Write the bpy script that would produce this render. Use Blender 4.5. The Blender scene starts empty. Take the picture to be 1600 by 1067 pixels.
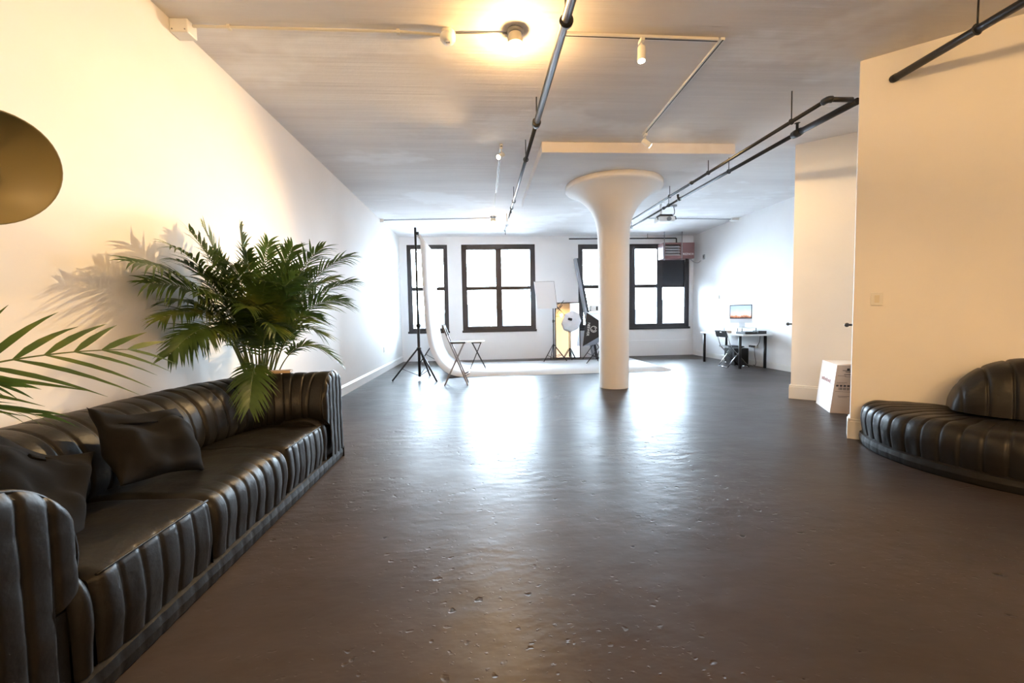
import bpy, bmesh, math, random
from mathutils import Vector, Matrix, noise
random.seed(7)
V = Vector
PI = math.pi
scene = bpy.context.scene
COL = scene.collection

# ------------------------------------------------------------------ camera
cam_data = bpy.data.cameras.new('camera')
cam_data.sensor_width = 36.0
cam_data.lens = 664.49 / 1600 * 36.0
cam_data.clip_start = 0.02
cam_data.clip_end = 2000
cam = bpy.data.objects.new('camera', cam_data)
COL.objects.link(cam)
_F = V((0.06772967, 0.9959694, -0.05880174))
_R = V((0.99745634, -0.06890751, -0.01823721))
_U = V((0.02221558, 0.05741697, 0.99810308))
cam.matrix_world = Matrix(((_R.x, _U.x, -_F.x, 0), (_R.y, _U.y, -_F.y, 0), (_R.z, _U.z, -_F.z, 1.2), (0, 0, 0, 1)))
scene.camera = cam

# ------------------------------------------------------------------ sky, exposure
SKY = 40.0           # radiance of the overcast sky
BULB = 600.0       # radiance of a bare bulb
world = bpy.data.worlds.new('overcast_sky')
scene.world = world
world.use_nodes = True
_bg = world.node_tree.nodes['Background']
_bg.inputs['Color'].default_value = (0.68, 0.84, 1.0, 1)
_bg.inputs['Strength'].default_value = SKY
scene.view_settings.view_transform = 'Standard'
scene.view_settings.look = 'None'
scene.view_settings.gamma = 1.0
scene.view_settings.use_curve_mapping = False
scene.view_settings.exposure = 0.75

# room numbers
XL, XR, YB, H = -2.233, 6.071, 11.935, 3.419
YF = -4.6
A0 = V((3.420, 3.715, 0)); B0 = V((4.227, 5.554, 0))      # free ends of the two slanting partitions
WT = V((0.75554712, -0.65509431, 0)); WN = V((-0.65509431, -0.75554712, 0))   # along them, out into the room

def portal(x0, x1, z0, z1):
    l = bpy.data.lights.new('window_daylight_portal', 'AREA')
    l.shape = 'RECTANGLE'; l.size = x1 - x0; l.size_y = z1 - z0
    l.cycles.is_portal = True
    o = bpy.data.objects.new('window_daylight_portal', l); COL.objects.link(o)
    o.location = ((x0 + x1) / 2, YB + 0.34, (z0 + z1) / 2)
    o.rotation_euler = (-PI / 2, 0, 0)
WINS = [(-2.04, -0.935, 0.80, 3.205), (-0.55, 1.50, 0.80, 3.205), (2.72, 4.235, 0.79, 3.19), (4.235, 5.955, 0.79, 3.19)]
for w in WINS:
    portal(*w)

# ------------------------------------------------------------------ materials
def mat(name, col, rough=0.5, metal=0.0, emit=None, spec=None, trans=0.0):
    m = bpy.data.materials.new(name); m.use_nodes = True
    b = m.node_tree.nodes['Principled BSDF']
    b.inputs['Base Color'].default_value = (*col, 1)
    b.inputs['Roughness'].default_value = rough
    b.inputs['Metallic'].default_value = metal
    if spec is not None: b.inputs['Specular IOR Level'].default_value = spec
    if trans: b.inputs['Transmission Weight'].default_value = trans
    if emit:
        b.inputs['Emission Color'].default_value = (*emit[0], 1)
        b.inputs['Emission Strength'].default_value = emit[1]
    return m
def nodes(m):
    nt = m.node_tree
    return nt, nt.nodes, nt.links, nt.nodes['Principled BSDF']
def tex_noise(nt, scale, detail=4, rough=0.55, vec=None, mapping=None):
    n = nt.nodes.new('ShaderNodeTexNoise')
    n.inputs['Scale'].default_value = scale; n.inputs['Detail'].default_value = detail; n.inputs['Roughness'].default_value = rough
    tc = nt.nodes.new('ShaderNodeTexCoord'); mp = nt.nodes.new('ShaderNodeMapping')
    if mapping: mp.inputs['Scale'].default_value = mapping
    nt.links.new(tc.outputs['Object'], mp.inputs['Vector']); nt.links.new(mp.outputs['Vector'], n.inputs['Vector'])
    return n
def ramp(nt, src, stops):
    r = nt.nodes.new('ShaderNodeValToRGB')
    els = r.color_ramp.elements
    while len(els) < len(stops): els.new(0.5)
    for e, (p, c) in zip(els, stops): e.position = p; e.color = (*c, 1)
    nt.links.new(src, r.inputs['Fac']); return r
def add_bump(m, src, strength, dist=0.01):
    nt, ns, ln, b = nodes(m)
    bp = ns.new('ShaderNodeBump'); bp.inputs['Strength'].default_value = abs(strength); bp.invert = strength < 0; bp.inputs['Distance'].default_value = dist
    ln.new(src, bp.inputs['Height'])
    if b.inputs['Normal'].links: ln.new(b.inputs['Normal'].links[0].from_socket, bp.inputs['Normal'])
    ln.new(bp.outputs['Normal'], b.inputs['Normal'])
M = {}
# painted walls
def wall_mat(name, col):
    m = mat(name, col, 0.62)
    nt, ns, ln, b = nodes(m)
    add_bump(m, tex_noise(nt, 55, 3).outputs['Fac'], 0.10, 0.004)
    add_bump(m, tex_noise(nt, 2.2, 3).outputs['Fac'], 0.10, 0.03)
    r = ramp(nt, tex_noise(nt, 1.3, 5).outputs['Fac'], [(0.3, tuple(c * 0.96 for c in col)), (0.7, col)])
    ln.new(r.outputs['Color'], b.inputs['Base Color'])
    return m
M['wall'] = wall_mat('white_wall_paint', (0.90, 0.89, 0.88))
M['wallb'] = wall_mat('whitewashed_masonry', (0.88, 0.88, 0.89))
M['trim'] = mat('white_trim_paint', (0.83, 0.82, 0.80), 0.4)
# ceiling: board-marked painted concrete with whiter patches
m = M['ceiling'] = mat('painted_board_marked_concrete', (0.66, 0.64, 0.64), 0.75)
nt, ns, ln, b = nodes(m)
n1 = tex_noise(nt, 1.0, 6, 0.6, mapping=(0.5, 3.5, 1)); n2 = tex_noise(nt, 0.55, 4, 0.6, mapping=(1, 1.6, 1))
r1 = ramp(nt, n1.outputs['Fac'], [(0.3, (0.72, 0.69, 0.69)), (0.62, (0.80, 0.775, 0.77))])
r2 = ramp(nt, n2.outputs['Fac'], [(0.55, (0, 0, 0)), (0.62, (1, 1, 1))])
mx = ns.new('ShaderNodeMix'); mx.data_type = 'RGBA'
ln.new(r2.outputs['Color'], mx.inputs[0]); ln.new(r1.outputs['Color'], mx.inputs[6]); mx.inputs[7].default_value = (0.87, 0.86, 0.87, 1)
ln.new(mx.outputs[2], b.inputs['Base Color'])
add_bump(m, tex_noise(nt, 1.2, 4, 0.6, mapping=(0.25, 9, 1)).outputs['Fac'], 0.45, 0.02)
add_bump(m, tex_noise(nt, 30, 4).outputs['Fac'], 0.15, 0.006)
# floor: worn glossy dark paint on concrete
m = M['floor'] = mat('worn_glossy_painted_concrete', (0.075, 0.062, 0.058), 0.24, spec=0.12)
nt, ns, ln, b = nodes(m)
fa = tex_noise(nt, 0.8, 6, 0.6, mapping=(1, 1.5, 1))
ra = ramp(nt, fa.outputs['Fac'], [(0.3, (0.040, 0.033, 0.031)), (0.7, (0.064, 0.052, 0.048))])
fs = tex_noise(nt, 15.0, 2, 0.5, mapping=(1, 1.2, 1))
rs = ramp(nt, fs.outputs['Fac'], [(0.735, (1, 1, 1)), (0.75, (0.25, 0.22, 0.20))])
mm = ns.new('ShaderNodeMix'); mm.data_type = 'RGBA'; mm.blend_type = 'MULTIPLY'; mm.inputs[0].default_value = 1
ln.new(ra.outputs['Color'], mm.inputs[6]); ln.new(rs.outputs['Color'], mm.inputs[7]); ln.new(mm.outputs[2], b.inputs['Base Color'])
rr = ns.new('ShaderNodeMapRange'); rr.inputs['To Min'].default_value = 0.27; rr.inputs['To Max'].default_value = 0.48
fr = tex_noise(nt, 1.7, 5, 0.6); ln.new(fr.outputs['Fac'], rr.inputs['Value']); ln.new(rr.outputs['Result'], b.inputs['Roughness'])
add_bump(m, tex_noise(nt, 3.2, 3, 0.5, mapping=(1, 1.8, 1)).outputs['Fac'], 0.20, 0.02)
fp = tex_noise(nt, 34, 2, 0.5, mapping=(1, 1.6, 1))
rp = ramp(nt, fp.outputs['Fac'], [(0.66, (0, 0, 0)), (0.80, (1, 1, 1))])
msk = ramp(nt, tex_noise(nt, 0.9, 3, 0.5).outputs['Fac'], [(0.42, (0.12, 0.12, 0.12)), (0.62, (1, 1, 1))])
def masked(src, strength, dist):
    mu = ns.new('ShaderNodeMath'); mu.operation = 'MULTIPLY'
    ln.new(src, mu.inputs[0]); ln.new(msk.outputs['Color'], mu.inputs[1]); add_bump(m, mu.outputs[0], strength, dist)
masked(rp.outputs['Color'], 0.6, 0.006)
masked(ramp(nt, fs.outputs['Fac'], [(0.66, (0, 0, 0)), (0.74, (1, 1, 1))]).outputs['Color'], -0.55, 0.008)
masked(tex_noise(nt, 7, 3, 0.5, mapping=(1, 1.6, 1)).outputs['Fac'], 0.28, 0.02)
# leather
def leather(name, col, rough):
    m = mat(name, col, rough, spec=0.34)
    nt, ns, ln, b = nodes(m)
    add_bump(m, tex_noise(nt, 9, 4, 0.55).outputs['Fac'], 0.40, 0.014)
    add_bump(m, tex_noise(nt, 120, 3).outputs['Fac'], 0.12, 0.002)
    rr = ns.new('ShaderNodeMapRange'); rr.inputs['To Min'].default_value = rough - 0.08; rr.inputs['To Max'].default_value = rough + 0.14
    ln.new(tex_noise(nt, 6, 4).outputs['Fac'], rr.inputs['Value']); ln.new(rr.outputs['Result'], b.inputs['Roughness'])
    return m
M['leather'] = leather('black_leather', (0.008, 0.0075, 0.0075), 0.40)
m = M['fabric'] = mat('charcoal_cotton', (0.009, 0.0088, 0.0092), 0.9, spec=0.15)
add_bump(m, tex_noise(m.node_tree, 400, 2).outputs['Fac'], 0.2, 0.002)
M['column'] = wall_mat('column_paint', (0.82, 0.80, 0.78))
M['blackpipe'] = mat('black_painted_steel', (0.018, 0.020, 0.024), 0.38)
M['black'] = mat('black_plastic', (0.012, 0.012, 0.013), 0.45)
M['blackmetal'] = mat('black_anodised_metal', (0.015, 0.015, 0.017), 0.35)
M['frame'] = mat('dark_window_frame_paint', (0.022, 0.019, 0.021), 0.42)
M['board'] = mat('dark_slate_board', (0.030, 0.033, 0.040), 0.7)
M['chrome'] = mat('chrome_steel', (0.62, 0.62, 0.64), 0.2, 1.0)
M['white'] = mat('white_plastic', (0.82, 0.82, 0.80), 0.35)
M['cream'] = mat('aged_white_plastic', (0.76, 0.72, 0.62), 0.4)
M['paper'] = mat('white_backdrop_paper', (0.80, 0.80, 0.80), 0.6)
M['edging'] = mat('matte_black_edging', (0.012, 0.012, 0.014), 0.6)
M['bulb'] = mat('glowing_warm_bulb', (1, 0.9, 0.7), 0.3, emit=((1.0, 0.58, 0.22), BULB))
M['bulbfill'] = mat('unseen_fill_bulb_glow', (1, 0.9, 0.7), 0.3, emit=((1.0, 0.58, 0.22), BULB * 4.6))  # stronger glow for the unseen bulbs added behind the viewer
M['bulbdim'] = mat('glowing_dim_warm_bulb', (1, 0.9, 0.7), 0.3, emit=((1.0, 0.58, 0.22), BULB * 0.22))
M['spotlens'] = mat('lit_spot_lens', (1, 0.95, 0.85), 0.3, emit=((1.0, 0.82, 0.58), 60.0))
M['heater'] = mat('brown_red_enamel', (0.20, 0.095, 0.09), 0.5)
M['louver'] = mat('grey_louver_metal', (0.55, 0.54, 0.55), 0.5)
M['olive'] = mat('olive_cream_enamel', (0.27, 0.225, 0.105), 0.45)
M['carton'] = mat('brown_cardboard', (0.60, 0.46, 0.36), 0.8)
M['cartonw'] = mat('white_cardboard', (0.80, 0.80, 0.82), 0.6)
M['ink'] = mat('dark_print_ink', (0.05, 0.04, 0.045), 0.7)
M['inkred'] = mat('brown_red_print_ink', (0.32, 0.16, 0.15), 0.7)
M['whiteink'] = mat('white_print_ink', (0.85, 0.85, 0.85), 0.6)
M['silver'] = mat('silver_nylon', (0.34, 0.36, 0.40), 0.5)
M['blacknylon'] = mat('black_nylon', (0.013, 0.013, 0.015), 0.55)
M['mirror'] = mat('mirror_glass', (0.92, 0.92, 0.90), 0.015, 1.0)
M['terracotta'] = mat('grey_planter_clay', (0.30, 0.28, 0.26), 0.7)
M['soil'] = mat('dark_potting_soil', (0.03, 0.022, 0.016), 0.95)
M['stem'] = mat('palm_stem_green', (0.10, 0.14, 0.035), 0.5)
M['palewood'] = mat('pale_wood', (0.62, 0.48, 0.33), 0.55)
M['grey'] = mat('grey_metal', (0.30, 0.31, 0.33), 0.45, 0.4)
M['whitefab'] = mat('white_diffuser_fabric', (0.86, 0.86, 0.88), 0.7)
M['alu'] = mat('silver_aluminium', (0.72, 0.73, 0.75), 0.3, 0.8)
# palm leaf: mottled green, a little translucent
m = M['leaf'] = mat('palm_leaf_green', (0.06, 0.11, 0.025), 0.38)
nt, ns, ln, b = nodes(m)
r = ramp(nt, tex_noise(nt, 3.5, 3).outputs['Fac'], [(0.3, (0.035, 0.075, 0.018)), (0.55, (0.075, 0.135, 0.028)), (0.75, (0.24, 0.27, 0.05))])
ln.new(r.outputs['Color'], b.inputs['Base Color'])
tr = ns.new('ShaderNodeBsdfTranslucent'); ln.new(r.outputs['Color'], tr.inputs['Color'])
ms = ns.new('ShaderNodeMixShader'); ms.inputs[0].default_value = 0.28
ln.new(b.outputs[0], ms.inputs[1]); ln.new(tr.outputs[0], ms.inputs[2]); ln.new(ms.outputs[0], ns['Material Output'].inputs['Surface'])
# window glass: transparent with a faint reflection
m = M['glass'] = bpy.data.materials.new('window_glass'); m.use_nodes = True
nt = m.node_tree; nt.nodes.clear()
out = nt.nodes.new('ShaderNodeOutputMaterial'); tp = nt.nodes.new('ShaderNodeBsdfTransparent'); gl = nt.nodes.new('ShaderNodeBsdfGlossy')
gl.inputs['Roughness'].default_value = 0.02; mxs = nt.nodes.new('ShaderNodeMixShader'); fz = nt.nodes.new('ShaderNodeFresnel'); fz.inputs['IOR'].default_value = 1.45
tp.inputs['Color'].default_value = (0.97, 0.98, 0.98, 1)
nt.links.new(fz.outputs[0], mxs.inputs[0]); nt.links.new(tp.outputs[0], mxs.inputs[1]); nt.links.new(gl.outputs[0], mxs.inputs[2]); nt.links.new(mxs.outputs[0], out.inputs[0])
# computer screen picture (it glows)
m = M['screen'] = mat('lit_computer_screen', (0.02, 0.02, 0.02), 0.2)
nt, ns, ln, b = nodes(m)
tc = ns.new('ShaderNodeTexCoord'); sp = ns.new('ShaderNodeSeparateXYZ'); ln.new(tc.outputs['Generated'], sp.inputs[0])
nz = tex_noise(nt, 6, 5, 0.6); ma = ns.new('ShaderNodeMath'); ma.operation = 'MULTIPLY_ADD'; ma.inputs[1].default_value = 0.5
ln.new(nz.outputs['Fac'], ma.inputs[0]); ln.new(sp.outputs['Z'], ma.inputs[2])
sr = ramp(nt, ma.outputs[0], [(0.30, (0.12, 0.05, 0.04)), (0.42, (0.75, 0.30, 0.14)), (0.50, (0.80, 0.62, 0.60)), (0.75, (0.62, 0.74, 0.92)), (1.0, (0.45, 0.62, 0.90))])
ln.new(sr.outputs['Color'], b.inputs['Emission Color']); b.inputs['Emission Strength'].default_value = 0.9
# far buildings
M['far'] = mat('pale_far_facade', (0.024, 0.025, 0.028), 0.9)
M['farred'] = mat('far_brick_facade', (0.034, 0.019, 0.019), 0.9)
M['farground'] = mat('far_ground', (0.60, 0.60, 0.60), 0.9)

# ------------------------------------------------------------------ mesh helpers
class MB:
    def __init__(s): s.v = []; s.f = []; s.sm = []
    def face(s, ids, smooth=False): s.f.append(tuple(ids)); s.sm.append(smooth)
    def add(s, pts):
        i = len(s.v); s.v += [V(p) for p in pts]; return i
    def box(s, lo, hi, mtx=None):
        x0, y0, z0 = lo; x1, y1, z1 = hi
        p = [V(q) for q in ((x0, y0, z0), (x1, y0, z0), (x1, y1, z0), (x0, y1, z0), (x0, y0, z1), (x1, y0, z1), (x1, y1, z1), (x0, y1, z1))]
        if mtx: p = [mtx @ q for q in p]
        i = s.add(p)
        for q in ((0, 3, 2, 1), (4, 5, 6, 7), (0, 1, 5, 4), (1, 2, 6, 5), (2, 3, 7, 6), (3, 0, 4, 7)): s.face([i + k for k in q])
        return s
    def bar(s, a, b, w, h, up=(0, 0, 1)):
        a, b = V(a), V(b); d = (b - a); L = d.length; d.normalize()
        u = V(up)
        if abs(d.dot(u)) > 0.98: u = V((1, 0, 0))
        sd = d.cross(u).normalized(); u = sd.cross(d)
        mt = Matrix((( sd.x, d.x, u.x, a.x), (sd.y, d.y, u.y, a.y), (sd.z, d.z, u.z, a.z), (0, 0, 0, 1)))
        return s.box((-w / 2, 0, -h / 2), (w / 2, L, h / 2), mt)
    def tube(s, pts, r, seg=10, cap=True):
        pts = [V(p) for p in pts]; n = len(pts)
        rs = r if isinstance(r, (list, tuple)) else [r] * n
        prev = None; rings = []
        for k, p in enumerate(pts):
            t = (pts[min(k + 1, n - 1)] - pts[max(k - 1, 0)]).normalized()
            if prev is None:
                u = V((0, 0, 1)) if abs(t.z) < 0.9 else V((1, 0, 0))
                u = (u - t * u.dot(t)).normalized()
            else:
                u = prev - t * prev.dot(t)
                u = u.normalized() if u.length > 1e-6 else V((1, 0, 0))
            prev = u; w = t.cross(u)
            rings.append(s.add([p + (u * math.cos(a) + w * math.sin(a)) * rs[k] for a in [2 * PI * j / seg for j in range(seg)]]))
        for a, b in zip(rings, rings[1:]):
            for j in range(seg): s.face((a + j, a + (j + 1) % seg, b + (j + 1) % seg, b + j), True)
        if cap:
            s.face([rings[0] + j for j in reversed(range(seg))]); s.face([rings[-1] + j for j in range(seg)])
        return s
    def lathe(s, prof, c=(0, 0, 0), seg=32, mtx=None, a0=0, a1=2 * PI, smooth=True):
        c = V(c); full = abs(a1 - a0 - 2 * PI) < 1e-6; n = seg if full else seg + 1
        rings = []
        for r, z in prof:
            pts = [V((r * math.cos(a0 + (a1 - a0) * j / seg), r * math.sin(a0 + (a1 - a0) * j / seg), z)) for j in range(n)]
            if mtx: pts = [mtx @ p for p in pts]
            rings.append(s.add([p + c for p in pts]))
        for a, b in zip(rings, rings[1:]):
            for j in range(seg): s.face((a + j, a + (j + 1) % n, b + (j + 1) % n, b + j), smooth)
        return s
    def grid(s, fn, nu, nv, closeu=False, smooth=True):
        i = s.add([fn(u / nu, v / nv) for v in range(nv + 1) for u in range(nu + 1)])
        for v in range(nv):
            for u in range(nu):
                a = i + v * (nu + 1) + u
                s.face((a, a + 1, a + nu + 2, a + nu + 1), smooth)
        return s
    def strip(s, P0, P1, smooth=True):
        n = len(P0); i = s.add(P0); j = s.add(P1)
        for k in range(n - 1): s.face((i + k, i + k + 1, j + k + 1, j + k), smooth)
        return s
    def poly(s, pts): i = s.add(pts); s.face(range(i, i + len(pts))); return s
    def prism(s, pts, d):
        d = V(d); n = len(pts); i = s.add(pts); j = s.add([V(p) + d for p in pts])
        s.face([i + k for k in reversed(range(n))]); s.face([j + k for k in range(n)])
        for k in range(n): s.face((i + k, i + (k + 1) % n, j + (k + 1) % n, j + k))
        return s
    def sphere(s, c, r, seg=16, ring=10, sc=(1, 1, 1)):
        prof = [(max(1e-4, math.sin(PI * k / ring)) * r, -math.cos(PI * k / ring) * r) for k in range(ring + 1)]
        return s.lathe(prof, c, seg, Matrix.Diagonal((*sc, 1)).to_3x3())
    def build(s, name, m, parent=None, bevel=0, mods=None, fixn=True):
        me = bpy.data.meshes.new(name)
        me.from_pydata([tuple(p) for p in s.v], [], s.f)
        me.polygons.foreach_set('use_smooth', s.sm)
        if fixn:
            bm = bmesh.new(); bm.from_mesh(me); bmesh.ops.remove_doubles(bm, verts=bm.verts, dist=1e-6)
            bmesh.ops.recalc_face_normals(bm, faces=bm.faces); bm.to_mesh(me); bm.free()
        me.update()
        for q in (m if isinstance(m, (list, tuple)) else [m]): me.materials.append(M[q])
        o = bpy.data.objects.new(name, me); COL.objects.link(o)
        if parent:
            o.parent = parent
            o.matrix_parent_inverse = world_of(parent).inverted()
        if bevel:
            b = o.modifiers.new('bevel', 'BEVEL'); b.width = bevel; b.segments = 2; b.limit_method = 'ANGLE'
        return o
def world_of(o):
    mt = Matrix.Translation(o.location)
    return mt if o.parent is None else Matrix.Identity(4) @ mt
def thing(name, label, cat, loc, group=None):
    o = bpy.data.objects.new(name, None); COL.objects.link(o)
    o.empty_display_size = 0.1; o.location = loc
    return tag(o, label, cat, group)
def tag(o, label, cat, group=None):
    o['label'] = label; o['category'] = cat
    if group: o['group'] = group
    return o
def struct(o): o['kind'] = 'structure'; return o
def text_part(body, size, mtx, m, parent, name='lettering', depth=0.0006):
    c = bpy.data.curves.new(name, 'FONT'); c.body = body; c.size = size; c.extrude = depth; c.align_x = 'CENTER'; c.align_y = 'CENTER'
    t = bpy.data.objects.new('tmp', c); COL.objects.link(t)
    dg = bpy.context.evaluated_depsgraph_get(); dg.update()
    me = bpy.data.meshes.new_from_object(t.evaluated_get(dg)); bpy.data.objects.remove(t); bpy.data.curves.remove(c)
    me.transform(mtx); me.materials.clear(); me.materials.append(M[m]); me.name = name
    o = bpy.data.objects.new(name, me); COL.objects.link(o)
    o.parent = parent; o.matrix_parent_inverse = world_of(parent).inverted()
    return o
def frame_mtx(o, x, y, z):
    x, y, z = V(x).normalized(), V(y).normalized(), V(z).normalized()
    return Matrix(((x.x, y.x, z.x, o[0]), (x.y, y.y, z.y, o[1]), (x.z, y.z, z.z, o[2]), (0, 0, 0, 1)))
def spline(pts, n):
    pts = [V(p) for p in pts]; out = []; m = len(pts) - 1
    for k in range(n + 1):
        t = k / n * m; i = min(int(t), m - 1); u = t - i
        p0 = pts[i - 1] if i > 0 else pts[0] * 2 - pts[1]; p1 = pts[i]; p2 = pts[i + 1]; p3 = pts[i + 2] if i + 2 <= m else pts[m] * 2 - pts[m - 1]
        out.append(0.5 * ((2 * p1) + (p2 - p0) * u + (2 * p0 - 5 * p1 + 4 * p2 - p3) * u * u + (-p0 + 3 * p1 - 3 * p2 + p3) * u ** 3))
    return out
def resample(pts, step):
    L = [0]
    for a, b in zip(pts, pts[1:]): L.append(L[-1] + (b - a).length)
    n = max(2, int(round(L[-1] / step))); out = []; j = 0
    for k in range(n + 1):
        d = L[-1] * k / n
        while j < len(L) - 2 and L[j + 1] < d: j += 1
        out.append(pts[j].lerp(pts[j + 1], (d - L[j]) / max(1e-9, L[j + 1] - L[j])))
    return out, L[-1]

# ================================================================== THE SETTING
A1 = A0 + WT * 3.55; B1 = B0 + WT * 1.9
struct(MB().poly([(XL, YF, 0), (XR + 0.4, YF, 0), (XR + 0.4, YB, 0), (XL, YB, 0)]).build('floor', 'floor', fixn=False))
struct(MB().poly([(XL, YF, H), (XL, YB, H), (XR + 0.4, YB, H), (XR + 0.4, YF, H)]).build('ceiling', 'ceiling', fixn=False))
struct(MB().box((XL - 0.2, YF, 0), (XL, YB, H)).build('wall_left', 'wall'))
struct(MB().box((XL - 0.2, YF - 0.2, 0), (XR + 0.6, YF, H)).build('wall_rear', 'wall'))
struct(MB().box((XR, 4.0, 0), (XR + 0.2, YB + 0.35, H)).build('wall_right', 'wallb'))
struct(MB().box((XR + 0.4, YF, 0), (XR + 0.6, 4.0, H)).build('wall_right_near', 'wall'))
# back wall with openings
mb = MB(); xs = [XL - 0.2]; T = 0.35
prev = XL - 0.2
for (x0, x1, z0, z1) in WINS:
    if x0 > prev + 1e-4: mb.box((prev, YB, 0), (x0, YB + T, H))
    mb.box((x0, YB, 0), (x1, YB + T, z0)); mb.box((x0, YB, z1), (x1, YB + T, H)); prev = x1
mb.box((prev, YB, 0), (XR + 0.2, YB + T, H))
struct(mb.build('wall_back', 'wallb'))
struct(MB().box((3.6, YB - 0.035, 0), (XR, YB, 0.45)).build('trim_1', 'wallb', bevel=0.006))
# slanting partitions, each with a return that holds a door
def partition(name, P, Q, door):
    th = 0.14
    mb = MB()
    back = -WN
    mb.prism([P, Q, Q + back * th, P + back * th], (0, 0, H))
    struct(mb.build(name, 'wall'))
RET = V((0.65509431, 0.75554712, 0))     # direction of the returns, away from the room
partition('wall_slant_near', A0, A1, 1)
partition('wall_slant_far', B0, B1, 2)
def return_wall(name, P, L, dn, d0, d1, doorname):
    # a return wall running back from P with a door opening between d0 and d1
    s_ = V((WT.x, WT.y, 0))
    def seg(a, b, z0, z1, mbx):
        p = P + RET * a; q = P + RET * b
        mbx.prism([p + V((0, 0, z0)), q + V((0, 0, z0)), q + s_ * 0.12 + V((0, 0, z0)), p + s_ * 0.12 + V((0, 0, z0))], (0, 0, z1 - z0))
    mb = MB(); seg(0.14, d0, 0, H, mb); seg(d1, L, 0, H, mb); seg(d0, d1, 2.7, H, mb)
    struct(mb.build(name, 'wall'))
    mb = MB()
    p = P + RET * (d0 + 0.003) + s_ * 0.015; q = P + RET * (d1 - 0.003) + s_ * 0.015
    mb.prism([p, q, q + s_ * 0.04, p + s_ * 0.04], (0, 0, 2.697))
    d = struct(mb.build(doorname, 'trim'))
    return d
RP = A0 + WT * 0.5
struct(MB().prism([RP + RET * 0.14, RP + RET * 1.918, RP + RET * 1.918 + WT * 0.12, RP + RET * 0.14 + WT * 0.12], (0, 0, H)).build('wall_return_near', 'wall'))
# a tall door standing open behind the free end of the near partition
dp = A0 + RET * 0.165 + WT * 0.030
d1 = struct(MB().prism([dp + V((0, 0, 0.01)), dp + RET * 0.80 + V((0, 0, 0.01)), dp + RET * 0.80 + WT * 0.04 + V((0, 0, 0.01)), dp + WT * 0.04 + V((0, 0, 0.01))], (0, 0, 2.9)).build('door_1', 'trim'))
k0 = dp + RET * 0.72
mb = MB().tube([k0 + V((0, 0, 1.04)), k0 - WT * 0.05 + V((0, 0, 1.04))], 0.012, 8)
mb.sphere(k0 - WT * 0.055 + V((0, 0, 1.04)), 0.024, 12, 8)
mb.build('knob', 'blackmetal', d1)
for z in (0.3, 2.09, 2.77):
    c = A0 + RET * 0.152 + WT * 0.012 + V((0, 0, z))
    MB().tube([c + V((0, 0, -0.05)), c + V((0, 0, 0.05))], 0.012, 8).build('hinge', 'blackmetal', d1)
d2 = return_wall('wall_return_far', B0, 1.9, 1, 0.2, 1.05, 'door_2')
k0 = B0 + RET * 0.27
mb = MB().tube([k0 + WT * 0.02 + V((0, 0, 1.02)), k0 - WT * 0.05 + V((0, 0, 1.02))], 0.012, 8)
mb.sphere(k0 - WT * 0.065 + V((0, 0, 1.02)), 0.024, 12, 8)
mb.build('knob', 'blackmetal', d2)
# baseboards
def baseboard(name, P, Q, out, h=0.15, t=0.018):
    P, Q, out = V(P), V(Q), V(out)
    prof = [(0, 0), (t, 0), (t, h - 0.03), (t * 0.6, h - 0.022), (t * 0.6, h - 0.008), (0, h)]
    mb = MB()
    a = [P + out * o + V((0, 0, z)) for o, z in prof]; b = [Q + out * o + V((0, 0, z)) for o, z in prof]
    n = len(prof); i = mb.add(a); j = mb.add(b)
    for k in range(n): mb.face((i + k, i + (k + 1) % n, j + (k + 1) % n, j + k))
    mb.face([i + k for k in range(n)]); mb.face([j + k for k in reversed(range(n))])
    return struct(mb.build(name, 'trim'))
baseboard('baseboard_left', (XL, YF, 0), (XL, YB, 0), (1, 0, 0), 0.16)
baseboard('baseboard_right', (XR, 7.05, 0), (XR, YB, 0), (-1, 0, 0), 0.13, 0.012)
baseboard('baseboard_slant_near', A0 - WT * 0.018, A1, WN, 0.19, 0.02)
baseboard('baseboard_slant_far', B0 - WT * 0.018, B1, WN, 0.19, 0.02)
baseboard('baseboard_return_near', A0 + RET * -0.018, A0 + RET * 0.2, -WT, 0.19, 0.02)
baseboard('baseboard_return_far', B0 + RET * -0.018, B0 + RET * 0.2, -WT, 0.19, 0.02)
# windows
def window(n, x0, x1, z0, z1, cols, fw, board=False, mull=0.17):
    y0, y1 = YB + 0.02, YB + 0.12
    fr = MB()
    fr.box((x0, y0, z0), (x0 + fw, y1, z1)); fr.box((x1 - fw, y0, z0), (x1, y1, z1))
    fr.box((x0 + fw, y0, z1 - fw), (x1 - fw, y1, z1)); fr.box((x0 + fw, y0, z0), (x1 - fw, y1, z0 + fw))
    w = struct(fr.build('window_%d' % n, 'frame', bevel=0.006))
    sill = MB().box((x0 - 0.02, YB - 0.03, z0 - 0.03), (x1 + 0.02, y0 + 0.02, z0 + 0.03)).build('sill', 'frame', w, bevel=0.005)
    zr = 2.0; wi = (x1 - x0 - 2 * fw - (cols - 1) * mull) / cols
    for c in range(cols):
        a = x0 + fw + c * (wi + mull); bx = a + wi
        if c: MB().box((a - mull, y0 + 0.004, z0 + fw), (a, y1 - 0.004, z1 - fw)).build('mullion', 'frame', w, bevel=0.006)
        MB().box((a, y0 + 0.03, zr - 0.05), (bx, y1 - 0.02, zr + 0.05)).build('meeting_rail', 'frame', w, bevel=0.004)
        for (za, zb, yy) in ((z0 + fw, zr - 0.05, y0 + 0.045), (zr + 0.05, z1 - fw, y0 + 0.075)):
            if board and c == cols - 1 and za > zr:
                MB().box((a, yy - 0.03, za), (bx, yy - 0.005, zb)).build('dark_panel', 'board', w)
                continue
            MB().box((a, yy - 0.003, za), (bx, yy + 0.003, zb)).build('pane', 'glass', w)
    return w
window(1, *WINS[0], 1, 0.115)
window(2, *WINS[1], 2, 0.14)
window(3, *WINS[2], 2, 0.14)
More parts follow.
